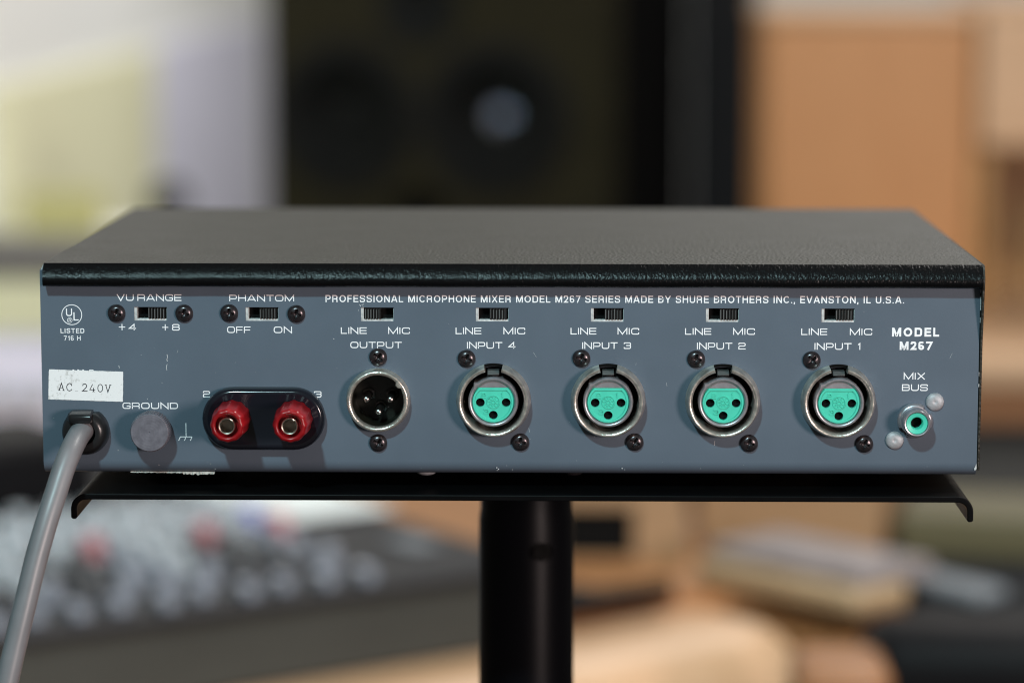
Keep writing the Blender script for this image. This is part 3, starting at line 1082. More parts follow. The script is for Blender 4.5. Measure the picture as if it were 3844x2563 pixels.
def lettering():
    mb = MB()
    word(mb, 'VU', -131.29, -125.58, 58.65, 60.85)
    word(mb, 'RANGE', -124.35, -109.57, 58.65, 60.85)
    word(mb, '+', -130.75, -128.60, 48.75, 50.83, .28)
    word(mb, '4', -127.42, -124.94, 48.75, 50.85)
    word(mb, '+', -116.18, -114.12, 48.70, 50.76, .28)
    word(mb, '8', -112.89, -110.28, 48.67, 50.83)
    word(mb, 'PHANTOM', -93.53, -71.79, 58.60, 60.73)
    word(mb, 'OFF', -94.36, -86.52, 47.89, 50.06)
    word(mb, 'ON', -78.75, -72.59, 47.90, 50.07)
    word(mb, 'GROUND', -129.98, -111.27, 22.10, 24.20)
    word(mb, '2', -102.79, -100.40, 26.10, 28.21)
    word(mb, '3', -65.42, -62.88, 26.15, 28.25)
    word(mb, 'OUTPUT', -53.07, -35.82, 42.90, 45.02)
    for k, (a, b, c, d) in enumerate([(-56.22, -47.55, -40.35, -33.08), (-17.77, -9.14, -1.77, 5.54), (20.69, 29.32, 36.39, 43.63), (58.95, 67.69, 74.98, 82.26), (97.69, 106.37, 113.89, 121.35)]):
        word(mb, 'LINE', a, b, 47.70, 49.88)
        word(mb, 'MIC', c, d, 47.70, 49.88)
    word(mb, 'INPUT 4', -13.97, 2.31, 42.85, 45.04)
    word(mb, 'INPUT 3', 24.60, 40.90, 42.85, 45.05)
    word(mb, 'INPUT 2', 62.95, 79.20, 42.80, 45.01)
    word(mb, 'INPUT 1', 102.18, 117.48, 42.75, 44.99)
    word(mb, 'MIX', 132.08, 139.27, 32.83, 35.01)
    word(mb, 'BUS', 131.58, 140.17, 28.95, 31.17)
    font_text(mb, 'PROFESSIONAL MICROPHONE MIXER MODEL M267 SERIES MADE BY SHURE BROTHERS INC., EVANSTON, IL U.S.A.', -61.3, 131.83, 58.36, 60.74, .155, .17)
    font_text(mb, 'MODEL', 127.85, 143.64, 47.25, 50.22, .225, .15)
    font_text(mb, 'M267', 130.47, 141.33, 42.76, 45.60, .225, .13)
    font_text(mb, 'LISTED', -150.40, -142.38, 47.71, 49.30, .16, .19)
    font_text(mb, '716 H', -149.31, -143.67, 45.20, 46.80, .135, .2)
    # chassis-ground symbol
    y = PRINT_Y
    mb.ribbon([(-108.68, 17.28), (-108.68, 12.72)], .24, y)
    mb.ribbon([(-110.75, 12.60), (-106.62, 12.60)], .24, y)
    for x in (-110.65, -108.72, -106.72):
        mb.ribbon([(x, 12.55), (x - .56, 11.31)], .22, y - .004)
    # tops of the letters left showing above the stuck-on paper label
    for x in (-146.6, -145.0, -143.3):
        mb.ribbon([(x, 35.26), (x + .55, 35.26)], .26, y)
    mb.ribbon([(-141.0, 35.12), (-140.6, 35.24), (-139.9, 35.22), (-139.5, 35.08)], .26, y)
    mb.build('lettering', M['print'], PANEL, origin=(0, 0, 50), smooth=0)
    # safety-listing mark: circle with two staggered capitals
    sm = MB()
    cx, cz = -146.5, 53.9
    sm.ribbon([(cx + 3.35 * math.cos(2 * PI * k / 48), cz + 3.35 * math.sin(2 * PI * k / 48)) for k in range(48)], .24, y, True)
    sm.ribbon(rounded([(cx - 1.75, cz + 2.1), (cx - 1.75, cz - .3), (cx - .05, cz - .3), (cx - .05, cz + 2.1)], .8), .36, y)
    sm.ribbon([(cx + .75, cz + .85), (cx + .75, cz - 1.75), (cx + 2.3, cz - 1.75)], .36, y)
    sm.ribbon([(cx - .72 + .8 * math.cos(2 * PI * k / 24), cz - 1.85 + .8 * math.sin(2 * PI * k / 24)) for k in range(24)], .14, y, True)
    word(sm, 'R', cx - 1.02, cx - .42, cz - 2.25, cz - 1.45, .13)
    sm.build('listing_mark', M['print'], PANEL, origin=(cx, 0, cz), smooth=0)
    # small nicks in the paint
    ch = MB()

    def nick(px, pz, s=.3):
        n = random.randint(4, 6)
        ch.add([(px + s * random.uniform(.3, 1) * math.cos(2 * PI * k / n), -.02, pz + s * random.uniform(.3, 1) * math.sin(2 * PI * k / n)) for k in range(n)], [tuple(range(n))])
    for (x, z, s) in [(-50.3, 55.6, .22), (-58.6, 46.0, .25), (-4.0, 2.4, .35), (-3.4, 1.9, .28), (-3.9, 1.5, .2), (1.3, 1.8, .2), (38.2, 2.3, .28), (39.0, 1.9, .15), (6.4, 12.6, .16), (7.2, 12.2, .14),
                      (118.5, 55.5, .14), (64.5, 2.4, .16), (-99.0, 1.6, .2), (-118, 3.0, .2), (-100.5, 3.4, .24), (-123.4, 40.4, .16), (-133.4, 54.9, .14), (-116.5, 31.0, .18), (-121.5, 23.0 + 2.5, .2),
                      (-153.3, 18.9, .2), (-131.7, 7.9, .2), (65.2, 13.2, .12), (-20, 51.0, .14), (20.5, 18, .1)]:
        nick(x, z, s)
    ch.ribbon([(-114.7, 40.6), (-114.5, 39.6), (-114.8, 38.9), (-114.6, 38.2)], .16, -.022)
    ch.ribbon([(-114.7, 37.3), (-115.0, 36.2), (-114.8, 35.2)], .14, -.022)
    ch.ribbon([(-131.0, 36.8), (-130.8, 35.9)], .16, -.022)
    for (a, b) in [((-49.9, 57.6), (-49.5, 57.0)), ((-49.2, 57.5), (-48.4, 57.7)), ((-48.9, 57.0), (-48.6, 56.8))]:
        ch.ribbon([a, b], .16, -.022)
    ch.ribbon([(69.2, 11.8), (69.1, 10.2)], .09, -.022)
    rw = random.Random(21)
    for k in range(46):
        x = rw.uniform(-152, 153)
        zz = rw.choice([rw.uniform(1.4, 5), rw.uniform(1.4, 60), rw.uniform(30, 42)])
        nick(x, zz, rw.uniform(.05, .12))
    for k in range(9):
        x, zz, a_ = rw.uniform(-140, 150), rw.uniform(6, 42), rw.uniform(-.6, .6) + PI / 2
        l_ = rw.uniform(.6, 2.0)
        ch.ribbon([(x, zz), (x + l_ * math.cos(a_), zz + l_ * math.sin(a_))], .05, -.018)
    # bare right-hand corner
    ch.add([(156.9, -.02, 4.4), (157.0, -.02, 2.6), (156.5, .3, 1.9), (156.2, .3, 2.6), (156.6, -.02, 3.4)], [(0, 1, 2, 3, 4)])
    ch.build('paint_chips', M['chip'], PANEL, origin=(0, 0, 30), smooth=0)


lettering()


def cover():
    xa, xb = -155.2, 157.2
    lip = [(-1.0, 63.9), (-2.6, 63.75), (-4.3, 64.0), (-5.25, 64.6), (-5.6, 65.4), (-5.62, 66.2), (-5.45, 67.0), (-5.05, 67.9), (-4.4, 69.0), (-3.5, 70.2), (-2.8, 71.0), (-2.2, 71.55)]
    inner = [(-1.4, 70.6), (-2.3, 70.2), (-3.4, 68.0), (-4.2, 66.3), (-3.9, 65.2), (-2.6, 64.7), (-1.0, 64.8)]
    # subdivide along X so the bend stays slightly uneven
    t = MB().prism_x([(-2.2, 71.55), (208.0, 71.55), (209.2, 70.4), (209.2, 1.0), (208.4, 1.0), (208.4, 70.2), (207.6, 70.75), (-1.4, 70.6)], xa, xb)
    tc = t.build('top_cover', M['vinyl'], MX, origin=(0, 100, 71), smooth=40)
    n = 160
    prof = lip + inner
    vs, fs = [], []
    m = len(prof)
    for i in range(n + 1):
        x = xa + (xb - xa) * i / n
        w = .05 * math.sin(x * .11) + .02 * math.sin(x * .37 + 1)
        for (y, z) in prof:
            k = max(0, min(1, (71 - z) / 4))
            vs.append((x, y + w * k * .5, z + w * k))
    for i in range(n):
        for j in range(m):
            j2 = (j + 1) % m
            fs.append((i * m + j, (i + 1) * m + j, (i + 1) * m + j2, i * m + j2))
    fs.append(tuple(range(m)))
    fs.append(tuple(reversed(range(n * m, (n + 1) * m))))
    MB().add(vs, fs).build('front_lip', M['vinyl_lip'], tc, origin=(0, 0, 67), smooth=50)
    # side sheet at the right, its front edge rounded and a bit proud of the panel
    sd = MB()
    sd.prism_x([(-2.4, 71.0), (-1.6, 71.5), (208, 71.5), (208, 2), (.5, 2), (.1, 20), (-.6, 45), (-3.8, 64), (-4.2, 67.5)], 157.25, 158.1)
    sd.build('side_cover', M['vinyl'], MX, origin=(157.6, 100, 40), bevel=.25)
    ch = MB().box(-156.2, 156.2, 190, 207, .6, 69.8)
    ch.box(-156.4, -155.4, 2, 190, .8, 69.5)
    ch.box(155.6, 156.6, 2, 190, .8, 69.5)
    ch.build('chassis', M['void'], MX, origin=(0, 100, 1))
    # worn vinyl edge with bare board showing at the top right and left corners
    e = MB()
    z = 71.2
    random.seed(3)
    while z > 30:
        dz = random.uniform(.6, 2.0)
        if random.random() < (.75 if z > 55 else .35):
            w = random.uniform(.12, .38)
            ybase = -5.6 if z > 63.8 else -.45
            x = 157.05
            e.add([(x, ybase if z <= 63.8 else -4.9 + (z - 64) * .35, z), (x + w, ybase if z <= 63.8 else -4.9 + (z - 64) * .35, z - .1), (x + w * .8, ybase if z <= 63.8 else -4.9 + (z - dz - 64) * .35, z - dz), (x, ybase if z <= 63.8 else -4.9 + (z - dz - 64) * .35, z - dz + .1)], [(0, 1, 2, 3)])
        z -= dz
    e.add([(-155.3, -2.0, 71.3), (-155.2, -3.2, 70.6), (-155.6, -3.0, 69.4), (-156.5, -1.2, 69.0), (-156.2, -1.0, 69.8)], [(0, 1, 2, 3, 4)])
    e.build('worn_edge', M['chip'], MX, origin=(157, 0, 60), smooth=0)


cover()


# ------------------------------------------------------------------ screws
def screw_mesh():
    """black pan head with a cross recess, axis towards -Y"""
    n, k = 72, 20
    Rm, H = 3.05, 1.75
    vs, fs = [], []
    for i in range(k + 1):
        r = Rm * i / k
        for j in range(n):
            a = 2 * PI * j / n
            x, z = r * math.cos(a), r * math.sin(a)
            q = r / Rm
            h = H * (1 - q ** 2.6) ** .5 if q < .995 else 0
            ax, az = abs(x), abs(z)
            d = 0
            for (p, w) in ((ax, az), (az, ax)):
                ww = .52 - .08 * p
                if p < 1.75:
                    e = max(0, min(1, (ww - w) / .12 + .5)) * max(0, min(1, (1.75 - p) / .18))
                    d = max(d, e * (1.5 - .35 * p))
            core = max(0, min(1, (.75 - r) / .15))
            d = max(d, core * 1.5)
            vs.append((x, -max(h - d, 0) - (0 if i < k else -.1), z))
    for i in range(k):
        for j in range(n):
            j2 = (j + 1) % n
            fs.append((i * n + j, i * n + j2, (i + 1) * n + j2, (i + 1) * n + j))
    return MB().add(vs, fs)


SCREWS = [(-131.44, 54.45), (-108.73, 54.45), (-93.62, 54.58), (-71.11, 54.35), (-43.78, 39.85), (-43.9, 10.75), (-14.12, 39.4), (3.95, 11.15), (24.32, 39.6), (42.3, 11.3), (62.7, 39.45), (80.64, 11.0), (101.28, 39.25), (119.25, 10.95)]
SROT = [20, 12, 8, 14, 38, 30, 18, 5, 15, 25, 8, 12, 48, 20]
s0 = screw_mesh().build('screw', M['screw'], MX, smooth=45)
for i, (x, z) in enumerate(SCREWS):
    o = s0 if i == 0 else s0.copy()
    if i:
        COL.objects.link(o)
        o.parent = MX
    o.location = Vector((x, -.02, z)) * .001 - world_loc(MX)
    o.rotation_euler = (0, rad(SROT[i]), 0)


# ------------------------------------------------------------------ slide switches
def switch(x, right=True):
    z = SWZ
    w, h = SWW / 2, SWH / 2
    f = MB()
    # stepped metal frame seen through the cut-out
    f.box(x - w - 1, x - w + .95, .35, 3.2, z - h - 1, z + h + 1)
    f.box(x + w - .2, x + w + 1, .5, 3.2, z - h - 1, z + h + 1)
    f.box(x - w + .95, x + w - .2, .35, 3.2, z - h - 1, z - h + .62)
    f.box(x - w + .95, x + w - .2, 1.0, 3.2, z + h - .08, z + h + 1)
    o = f.build('slide_switch', M['switch_metal'], MX, origin=(x, 0, z), smooth=0, bevel=.12)
    MB().box(x - w, x + w, 3.3, 4.0, z - h - .5, z + h + .5).build('well', M['void'], o, origin=(x, 3.3, z), smooth=0)
    a, b = (x - w + 4.6, x + w - .55) if right else (x - w + 1.15, x + w - 4.3)
    s = MB()
    n = 6
    s.box(a, b, .9, 2.9, z - h + .55, z + h - .12)
    nb = 1
    for i in range(n):
        p = a + (b - a) * (i + .5) / n
        q = (b - a) / n * .30
        s.box(p - q, p + q, -.05, .9, z - h + .72, z + h - .3)
        nb += 1
    edge = len(s.f)
    rnd = random.Random(int(x * 10))
    for i in range(n):
        p = a + (b - a) * (i + .5) / n
        q = (b - a) / n * .30
        wd = rnd.choice([.10, .14, .2, .26])
        s.box(p - q + .02, p - q + .02 + wd, -.075, -.052, z - h + .74 + rnd.random() * .3, z + h - .32 - rnd.random() * .5)
    so = s.build('slider', M['slider'], o, origin=((a + b) / 2, 1, z), smooth=0)
    so.data.materials.append(M['slider_edge'])
    for pi_, pg in enumerate(so.data.polygons):
        if pi_ >= edge:
            pg.material_index = 1
    return o


for i, x in enumerate(SWX):
    switch(x, right=(i != 2))


# ------------------------------------------------------------------ green three-hole input sockets
def input_socket(x):
    z = IZ
    o = MB()
    g = rad(14.6)
    a0, a1 = PI / 2 + g, PI / 2 + 2 * PI - g
    prof = [(12.5, .05), (12.5, -.5), (12.3, -.9), (11.95, -3.6), (11.75, -4.7), (11.45, -5.15), (11.1, -5.2), (10.6, -4.9), (10.3, -4.3), (10.2, -3.0), (10.2, 9)]
    o.lathe(prof, 96, x, z, a0, a1, capends=False)
    # closed flange behind the notch
        # notch cheeks
    for a in (a0, a1):
        c, s_ = math.cos(a), math.sin(a)
        o.add([(x + r * c, y, z + r * s_) for (r, y) in prof], [tuple(range(len(prof)))])
    sh = o.build('input_socket', M['nickel'], MX, origin=(x, 0, z), smooth=40)
    wl = MB().lathe([(11.3, 9), (0.1, 9.1)], 48, x, z)
    wl.lathe([(12.5, -.1), (12.4, -.5), (11.5, -.3), (11.35, 8.8)], 16, x, z, PI / 2 - g, PI / 2 + g)
    wl.build('well', M['void'], sh, origin=(x, 9, z))

    def ear(a, r, y):
        d = (math.degrees(a) - 135 + 180) % 360 - 180
        return r + (0.75 * max(0, 1 - abs(d) / 7) if r > 7.6 else 0)
    MB().lathe([(8.0, 8.9), (8.3, 2), (8.4, -3.4), (8.35, -4.4), (8.0, -4.95), (7.6, -5.0), (7.2, -4.7), (7.02, -4.2), (7.0, 0)], 120, x, z, rf=ear).build('inner_sleeve', M['sleeve'], sh, origin=(x, 0, z), smooth=50)
    # crescent of sleeve closing the top over the insert's flat
    fz = 4.86
    an = math.degrees(math.asin(fz / 7.05))
    cres = arc(0, 0, 7.05, an, 180 - an, 20)
    MB().prism_y([(x + p, z + q) for p, q in cres], -4.15, -2).build('sleeve_shoulder', M['sleeve'], sh, origin=(x, -3, z))
    # insert with three holes
    ai = math.degrees(math.asin((fz - .05) / 6.93))
    out = arc(0, 0, 6.93, 180 - ai, 360 + ai, 48)
    hs = [(-4.32, -.22), (4.32, -.22), (.03, -4.45)]

    def circ(cx, cz, r, n=28):
        return [(cx + r * math.cos(2 * PI * k / n), cz + r * math.sin(2 * PI * k / n)) for k in range(n)]
    loops = [out] + [circ(a, b, 1.48) for a, b in hs]
    pts = [p for l in loops for p in l]
    tris = tessellate_polygon([[Vector((p[0], p[1], 0)) for p in l] for l in loops])
    t = MB()
    yf = -4.05
    t.add([(x + p[0], yf, z + p[1]) for p in pts], tris)
    for l in loops:
        n = len(l)
        dep = 2.0 if l is out else 5.5
        t.add([(x + p[0], yf, z + p[1]) for p in l] + [(x + p[0], yf + dep, z + p[1]) for p in l], [(i, (i + 1) % n, n + (i + 1) % n, n + i) for i in range(n)])
    # raised border rim, centre rings, figures
    ai2 = math.degrees(math.asin(4.15 / 6.35))
    rim = arc(0, 0, 6.45, 152, 388, 40)
    rim = rim + [(4.6, 4.28), (-4.6, 4.28)]

    def ridge(path, w, hgt, closed):
        mm = MB().ribbon(path, w, 0, closed)
        n = len(path)
        vs = [(x + vx, yf - hgt, z + vz) for (vx, _, vz) in mm.v]
        t.add(vs, mm.f)
        vs2 = vs + [(v_[0], yf + .02, v_[2]) for v_ in vs]
        k = 2 * n
        fs = []
        for base in (0, n):
            for i in range(n if closed else n - 1):
                j = (i + 1) % n
                fs.append((base + i, base + j, k + base + j, k + base + i))
        t.add(vs2, fs)
    ridge(rim, .55, .4, True)
    ridge(circ(0.03, 0, 2.1, 32), .2, .28, True)
    ridge(circ(0.03, 0, .62, 20), .18, .25, True)
    for k in range(9):
        a = 2 * PI * k / 9 + .2
        ridge([(1.05 * math.cos(a), 1.05 * math.sin(a)), (1.7 * math.cos(a + .12), 1.7 * math.sin(a + .12))], .2, .25, False)
    for (chh, gx, gz) in (('2', -3.9, 1.35), ('3', -3.1, -4.1), ('1', 2.75, 1.45)):
        w_, st = glyph(chh)
        for (p, r, cl) in st:
            q = rounded(p, r, cl, 3) if (isinstance(r, (list, tuple)) or r > 0) else p
            ridge([(gx + px * 1.3, gz + pz * 1.75) for px, pz in q], .26, .28, cl)
    t.build('contact_insert', M['teal'], sh, origin=(x, 0, z), smooth=30)
    for a, b in hs:
        pass
    hb = MB()
    for a, b in hs:
        hb.lathe([(1.47, yf + 1.6), (0.05, yf + 1.65)], 20, x + a, z + b)
    hb.build('contact_holes', M['void'], sh, origin=(x, 0, z))
    # spring latch in the notch
    lt = MB().prism_x([(-1.4, 8.6), (-2.6, 8.8), (-2.9, 9.2), (-2.0, 10.4), (2, 10.6), (2, 8.6)], -1.95, 1.95)
    lt.v = [(x + a, b, z + c) for a, b, c in lt.v]
    lt.build('latch_tab', M['latch'], sh, origin=(x, 0, z), bevel=.15)
    MB().prism_y([(x - 3.0, z + 8.5), (x + 3.0, z + 8.5), (x + 2.85, z + 12.2), (x - 2.85, z + 12.2)], 2.2, 3).build('latch_slot', M['void'], sh, origin=(x, 2, z))
    return sh


proto = input_socket(INX[0])
for x in INX[1:]:
    copy_tree(proto, MX, (x, 0, IZ))


# ------------------------------------------------------------------ output socket with three pins
def output_socket():
    x, z = OX, OZ
    o = MB()

    def key(a, r, y):
        d = (math.degrees(a) - 38 + 180) % 360 - 180
        return r - (.9 * max(0, min(1, 2 * (1 - abs(d) / 8))) if r < 9.2 and y < 0 else 0)
    o.lathe([(10.8, .05), (10.75, -.7), (10.5, -1.0), (10.4, -3.2), (10.15, -3.8), (9.7, -4.0), (9.1, -3.8), (8.75, -3.2), (8.65, -2.4), (8.6, 1), (8.6, 13)], 120, x, z, rf=key)
    sh = o.build('output_socket', M['nickel'], MX, origin=(x, 0, z), smooth=45)
    MB().lathe([(8.58, -1.8), (8.55, 12.8), (0.1, 12.9)], 64, x, z).build('cup', M['cup'], sh, origin=(x, 12, z))
    for (a, b) in ((-4.05, .1), (4.05, .05), (-.0, -4.2)):
        MB().lathe([(2.2, 12.7), (2.2, 11.8), (1.5, 11.6), (1.5, 12.5)], 20, x + a, z + b).build('pin_collar', M['cup'], sh, origin=(x + a, 12, z + b))
        MB().lathe([(1.2, 12.6), (1.2, .8), (1.08, .3), (.7, -.05), (.05, -.15)], 20, x + a, z + b).build('pin', M['pin'], sh, origin=(x + a, 0, z + b), smooth=60)


output_socket()


# ------------------------------------------------------------------ binding posts
def binding_posts():
    cx, cz, hw, hh = -82.2, 19.2, 20.6, 10.5

    def stad(inset, n=20):
        r = hh - inset
        d = hw - hh
        return [(cx + d + r * math.cos(rad(a)), cz + r * math.sin(rad(a))) for a in [-90 + 180 * i / n for i in range(n + 1)]] + \
               [(cx - d + r * math.cos(rad(a)), cz + r * math.sin(rad(a))) for a in [90 + 180 * i / n for i in range(n + 1)]]
    lv = [(0, 0.02), (0, -2.6), (.25, -3.4), (.8, -4.1), (1.5, -4.4), (2.1, -4.35), (2.5, -4.15)]
    rings = [[(p[0], y, p[1]) for p in stad(i)] for i, y in lv]
    n = len(rings[0])
    vs = [v for r in rings for v in r]
    fs = []
    for k in range(len(rings) - 1):
        for i in range(n):
            j = (i + 1) % n
            fs.append((k * n + i, k * n + j, (k + 1) * n + j, (k + 1) * n + i))
    fs.append(tuple(range((len(rings) - 1) * n, len(rings) * n)))
    MB().add(vs, fs).build('insulator_plate', M['black_plastic'], MX, origin=(cx, 0, cz), smooth=50)

    def flute(a, r, y):
        return r * (1 + (.022 if y < -17 else .034) * max(-.6, math.cos(12 * a))) if r > 4.5 else r
    for dx in (-10.35, 10.35):
        x, z = cx + dx, cz + .35
        o = MB().lathe([(5.5, -4.0), (6.2, -4.4), (6.2, -8), (5.95, -14), (5.6, -18.5), (5.25, -19.6), (4.7, -20.0), (4.3, -20.0), (3.85, -19.6), (3.8, -17)], 120, x, z, rf=flute)
        cap = o.build('binding_post', M['red'], MX, origin=(x, -4, z), smooth=50)
        MB().lathe([(2.21, -14), (0.05, -13.9)], 32, x, z).build('bore', M['bore'], cap, origin=(x, -9, z))
        MB().lathe([(3.8, -17), (2.9, -17.1)], 40, x, z).build('collar', M['red'], cap, origin=(x, -17, z))
        MB().lathe([(2.8, -17), (2.8, -20.2), (2.6, -20.45), (2.3, -20.35), (2.2, -19.8), (2.2, -14)], 48, x, z).build('metal_tube', M['tube_metal'], cap, origin=(x, -18, z), smooth=45)


binding_posts()


# ------------------------------------------------------------------ ground knob
def ground_knob():
    x, z = -119.9, 15.25

    def knurl(a, r, y):
        return r * (1 + (.018 * (1 if math.sin(60 * a) > 0 else -1) if r > 6.3 else 0))
    o = MB().lathe([(4.5, .02), (4.5, -1.5), (6.3, -1.6), (6.6, -2.0), (6.6, -7.2), (6.3, -7.9)], 240, x, z, rf=knurl)
    k = o.build('ground_knob', M['knob_face'], MX, origin=(x, -4, z), smooth=25)
    MB().lathe([(6.32, -7.88), (6.1, -8.05), (0.3, -8.1), (0.05, -7.9)], 64, x, z).build('turned_face', M['knob_face'], k, origin=(x, -8, z), smooth=30)


ground_knob()


# ------------------------------------------------------------------ mix bus jack and rivets
def jack():
    x, z = 136.0, 19.0

    def notch(a, r, y):
        d = math.degrees(a)
        k = 0
        for c in (42, -42, 222):
            e = (d - c + 180) % 360 - 180
            k = max(k, max(0, min(1, (17 - abs(e)) / 3)))
        return r - (1.1 * k if r > 5 else 0)
    o = MB().lathe([(5.9, .03), (5.9, -1.2), (5.6, -1.9), (5.0, -2.3), (4.75, -2.3), (4.7, -6.4), (4.5, -7.1), (4.1, -7.4), (3.75, -7.3), (3.6, -6.8), (3.6, 2)], 120, x, z, rf=notch)
    j = o.build('phono_jack', M['sleeve'], MX, origin=(x, 0, z), smooth=40)
    MB().lathe([(3.62, -6.6), (3.5, -6.9), (2.2, -6.6), (1.95, -6.2), (1.9, -1)], 48, x, z).build('insulator_ring', M['teal'], j, origin=(x, -6, z), smooth=40)
    MB().lathe([(1.92, -3), (0.05, -2.9)], 32, x, z).build('bore', M['void'], j, origin=(x, -3, z))
    for k, (rx, rz) in enumerate(((142.6, 25.3), (129.35, 12.25))):
        r = MB().lathe([(3.02, .02), (3.02, -.35), (2.7, -.85), (2.0, -1.2), (1.2, -1.38), (.5, -1.4), (.35, -1.3), (.05, -1.3)], 48, rx, rz)
        r.build('rivet', M['rivet'], MX, origin=(rx, 0, rz), smooth=50)


jack()


# ------------------------------------------------------------------ paper voltage label
def voltage_label():
    ang = math.atan2(34.74 - 35.5, 24.86)
    cs, sn = math.cos(ang), math.sin(ang)
    ox, oz = -154.45, 35.45      # upper left corner
    y = -.09

    def T(a, b):
        return (ox + a * cs - b * sn, oz + a * sn + b * cs)
    # slightly ragged outline
    random.seed(11)
    out = []
    for i in range(41):
        out.append((24.9 * i / 40, random.uniform(-.05, .03) - (.05 if 8 < i < 16 else 0)))
    for i in range(1, 12):
        out.append((24.95 + random.uniform(-.05, .05), -10.2 * i / 12))
    for i in range(41):
        out.append((24.95 - 25.2 * i / 40, -10.2 + random.uniform(-.03, .03)))
    for i in range(1, 12):
        out.append((-.15 + random.uniform(-.04, .04), -10.2 + 10.2 * i / 12))
    mb = MB().prism_y([T(a, b) for a, b in out], y, -.025)
    lb = mb.build('voltage_label', M['label'], MX, origin=(-142, 0, 30), smooth=0)
    t = MB()
    h, w = 2.55, 1.95
    adv = 2.62
    base_a, base_b = 3.2, -7.1
    yy = y - .02
    st = .30
    thin = .19

    def g(i, strokes):
        for n, (pts, wd) in enumerate(strokes):
            t.ribbon([T(base_a + i * adv + a * w, base_b + b * h) for a, b in pts], wd, yy - .003 * n)
    A = [([(.12, .03), (.5, 1), (.9, .03)], st), ([(.25, .36), (.76, .36)], thin), ([(-.06, .03), (.34, .03)], thin), ([(.68, .03), (1.08, .03)], thin)]
    C = [(rounded([(.92, .66), (.92, .94)], 0), thin), ([(.92, .78), (.78, .93), (.55, 1.0), (.28, .9), (.1, .66), (.07, .45), (.16, .2), (.34, .05), (.58, 0), (.82, .08), (.97, .24)], st * .9)]
    two = [([(.14, .72), (.2, .9), (.42, 1.0), (.66, .97), (.84, .8), (.8, .6), (.55, .36), (.3, .16), (.12, .04), (.95, .04)], st * .9), ([(.95, .04), (.95, .14)], thin)]
    four = [([(.68, 0), (.68, .5)], st), ([(.98, .24), (.05, .24), (.52, 1.0)], st * .8), ([(.48, .0), (.88, .0)], thin)]
    zero = [([(.5 + .42 * math.cos(q), .5 + .5 * math.sin(q)) for q in [2 * PI * k / 24 for k in range(25)]], st * .85)]
    V = [([(.1, .97), (.48, 0), (.88, .97)], st), ([(-.08, .97), (.3, .97)], thin), ([(.7, .97), (1.08, .97)], thin)]
    for i, s in ((0, A), (1, C), (3, two), (4, four), (5, zero), (6, V)):
        g(i, s)
    t.ribbon([T(base_a + 5.6, base_b - .05), T(base_a + 6.6, base_b - .02)], .08, yy)
    t.build('typed_text', M['ink'], lb, origin=(-142, 0, 30), smooth=0)


voltage_label()


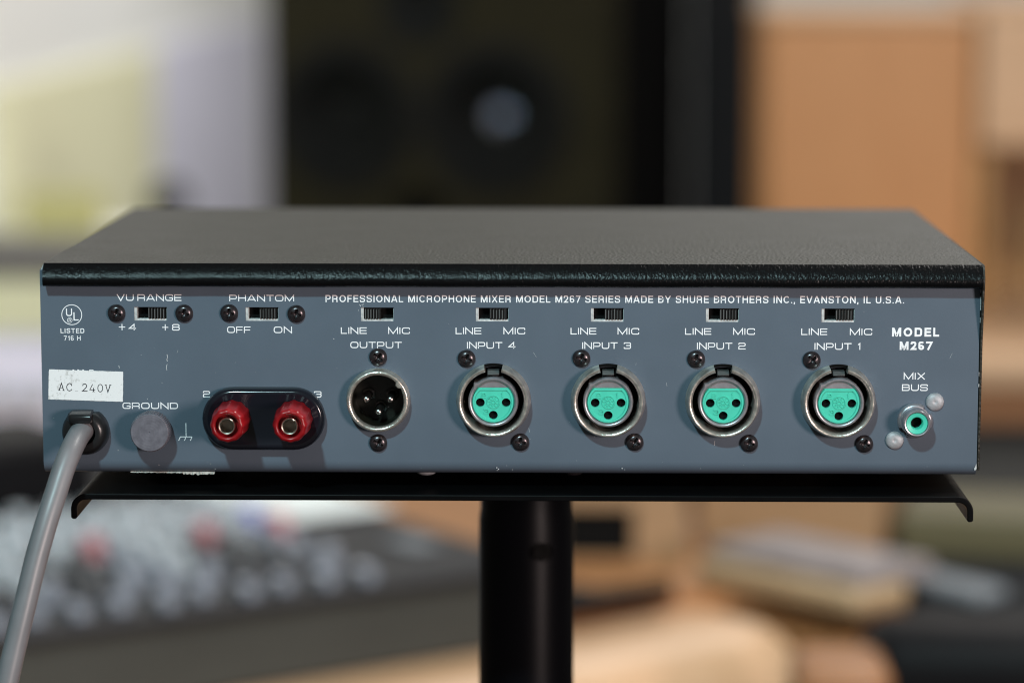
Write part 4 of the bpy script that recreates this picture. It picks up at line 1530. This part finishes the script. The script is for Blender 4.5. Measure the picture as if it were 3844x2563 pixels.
# ------------------------------------------------------------------ cord grip and power cord
def cord():
    gx, gz = -142.3, 14.6
    body = MB()

    def shape(a, r, y):
        d = math.degrees(a) % 360
        k = r
        if r > 3.9 and math.sin(a) > 0:
            k = min(r, 6.6 / max(.2, math.sin(a)))
        return k
    body.lathe([(7.9, .02), (7.95, -1.5), (7.7, -3.2), (7.0, -4.8), (5.8, -5.9), (4.6, -6.2), (3.9, -6.0), (3.7, -3)], 96, gx, gz, rf=shape)
    g = body.build('cord_grip', M['black_nylon'], MX, origin=(gx, 0, gz), smooth=45)
    # cross bar clamping over the top of the cord
    prof = rounded([(-3.5, 3.5), (-9.2, 3.7), (-9.6, 6.6), (-6.0, 7.6), (-2.5, 7.6)], [0, 1.4, 2.4, 1.4, 0])
    prof = prof + [(-2.5, 3.5)]
    b = MB()
    for (xa, xb) in ((-5.2, 2.9),):
        vs = []
        secs = [(xa, .62), (xa + .8, .9), (xa + 1.6, 1.0), (xb - .15, 1.0), (xb, .94)]
        m = len(prof)
        for (xx, sc) in secs:
            for (y, z) in prof:
                vs.append((gx + xx, -2.5 + (y + 2.5) * sc, gz + 5.2 + (z - 5.2) * sc))
        fs = []
        for i in range(len(secs) - 1):
            for j in range(m):
                j2 = (j + 1) % m
                fs.append((i * m + j, (i + 1) * m + j, (i + 1) * m + j2, i * m + j2))
        fs += [tuple(range(m)), tuple(reversed(range((len(secs) - 1) * m, len(secs) * m)))]
        b.add(vs, fs)
    b.build('clamp_bar', M['black_nylon'], g, origin=(gx, -5, gz + 5), smooth=45)
    # cord
    ctrl = [(-142.2, 6, 16.2), (-142.3, 0, 16.1), (-142.9, -5.5, 15.4), (-143.9, -11, 13.4), (-145.2, -16, 9.9), (-147.0, -20, 4.6), (-149.0, -23.5, -2.5), (-151.3, -27, -10.5), (-154.6, -31, -23), (-158.0, -35, -38), (-161.2, -38, -52), (-164.6, -41, -68), (-170, -45, -95), (-177, -50, -140), (-187, -50, -220), (-198, -40, -360)]
    P = [Vector(c) for c in ctrl]
    pts = []
    for i in range(len(P) - 1):
        p0, p1, p2, p3 = P[max(i - 1, 0)], P[i], P[i + 1], P[min(i + 2, len(P) - 1)]
        for k in range(6):
            t = k / 6
            pts.append(.5 * ((2 * p1) + (p2 - p0) * t + (2 * p0 - 5 * p1 + 4 * p2 - p3) * t * t + (-p0 + 3 * p1 - 3 * p2 + p3) * t ** 3))
    pts.append(P[-1])
    MB().tube(pts, 3.75, 28).build('power_cord', M['cord'], MX, origin=(-142, 0, 16), smooth=60)


cord()


# ------------------------------------------------------------------ underside: feet, screw heads, torn sticker
def underside():
    for (x, y) in ((-125, 75), (130, 75), (-125, 172), (130, 172)):
        f = MB()
        o2 = [(x + 7 * math.cos(2 * PI * k / 24), y + 7 * math.sin(2 * PI * k / 24)) for k in range(24)]
        f.prism_z(o2, -5.05, -.05)
        f.build('rubber_foot', M['foot'], MX, origin=(x, y, -5), bevel=.6)
    for (x, m, w) in ((-28.2, 'rivet', 3.6), (21.8, 'screw', 3.3)):
        s = MB().lathe([(w, 0), (w * .95, .5), (w * .75, 1.05), (w * .4, 1.45), (.05, 1.55)], 32)
        s.v = [(x + a, 8 + c, -b - .05) for (a, b, c) in s.v]
        s.build('bottom_screw', M[m], MX, origin=(x, 8, 0), smooth=60)
    random.seed(5)
    top, low = [], []
    n = 60
    for i in range(n + 1):
        q = i / n
        x = -128 + 28.5 * q
        d = .02 + .06 * random.random()
        if q > .62:
            d = .18 + .25 * abs(math.sin(q * 37)) + .45 * random.random() * (1 if q < .97 else .3)
        elif q > .3:
            d = .04 + .16 * random.random()
        top.append((x, 2.6, .28))
        low.append((x, 2.2 + random.uniform(-.3, .3), -d))
    vs = top + low
    fs = [(i, i + 1, n + 2 + i, n + 1 + i) for i in range(n)]
    MB().add(vs, fs).build('torn_sticker', M['torn'], MX, origin=(-114, 2, 0), smooth=0)


underside()
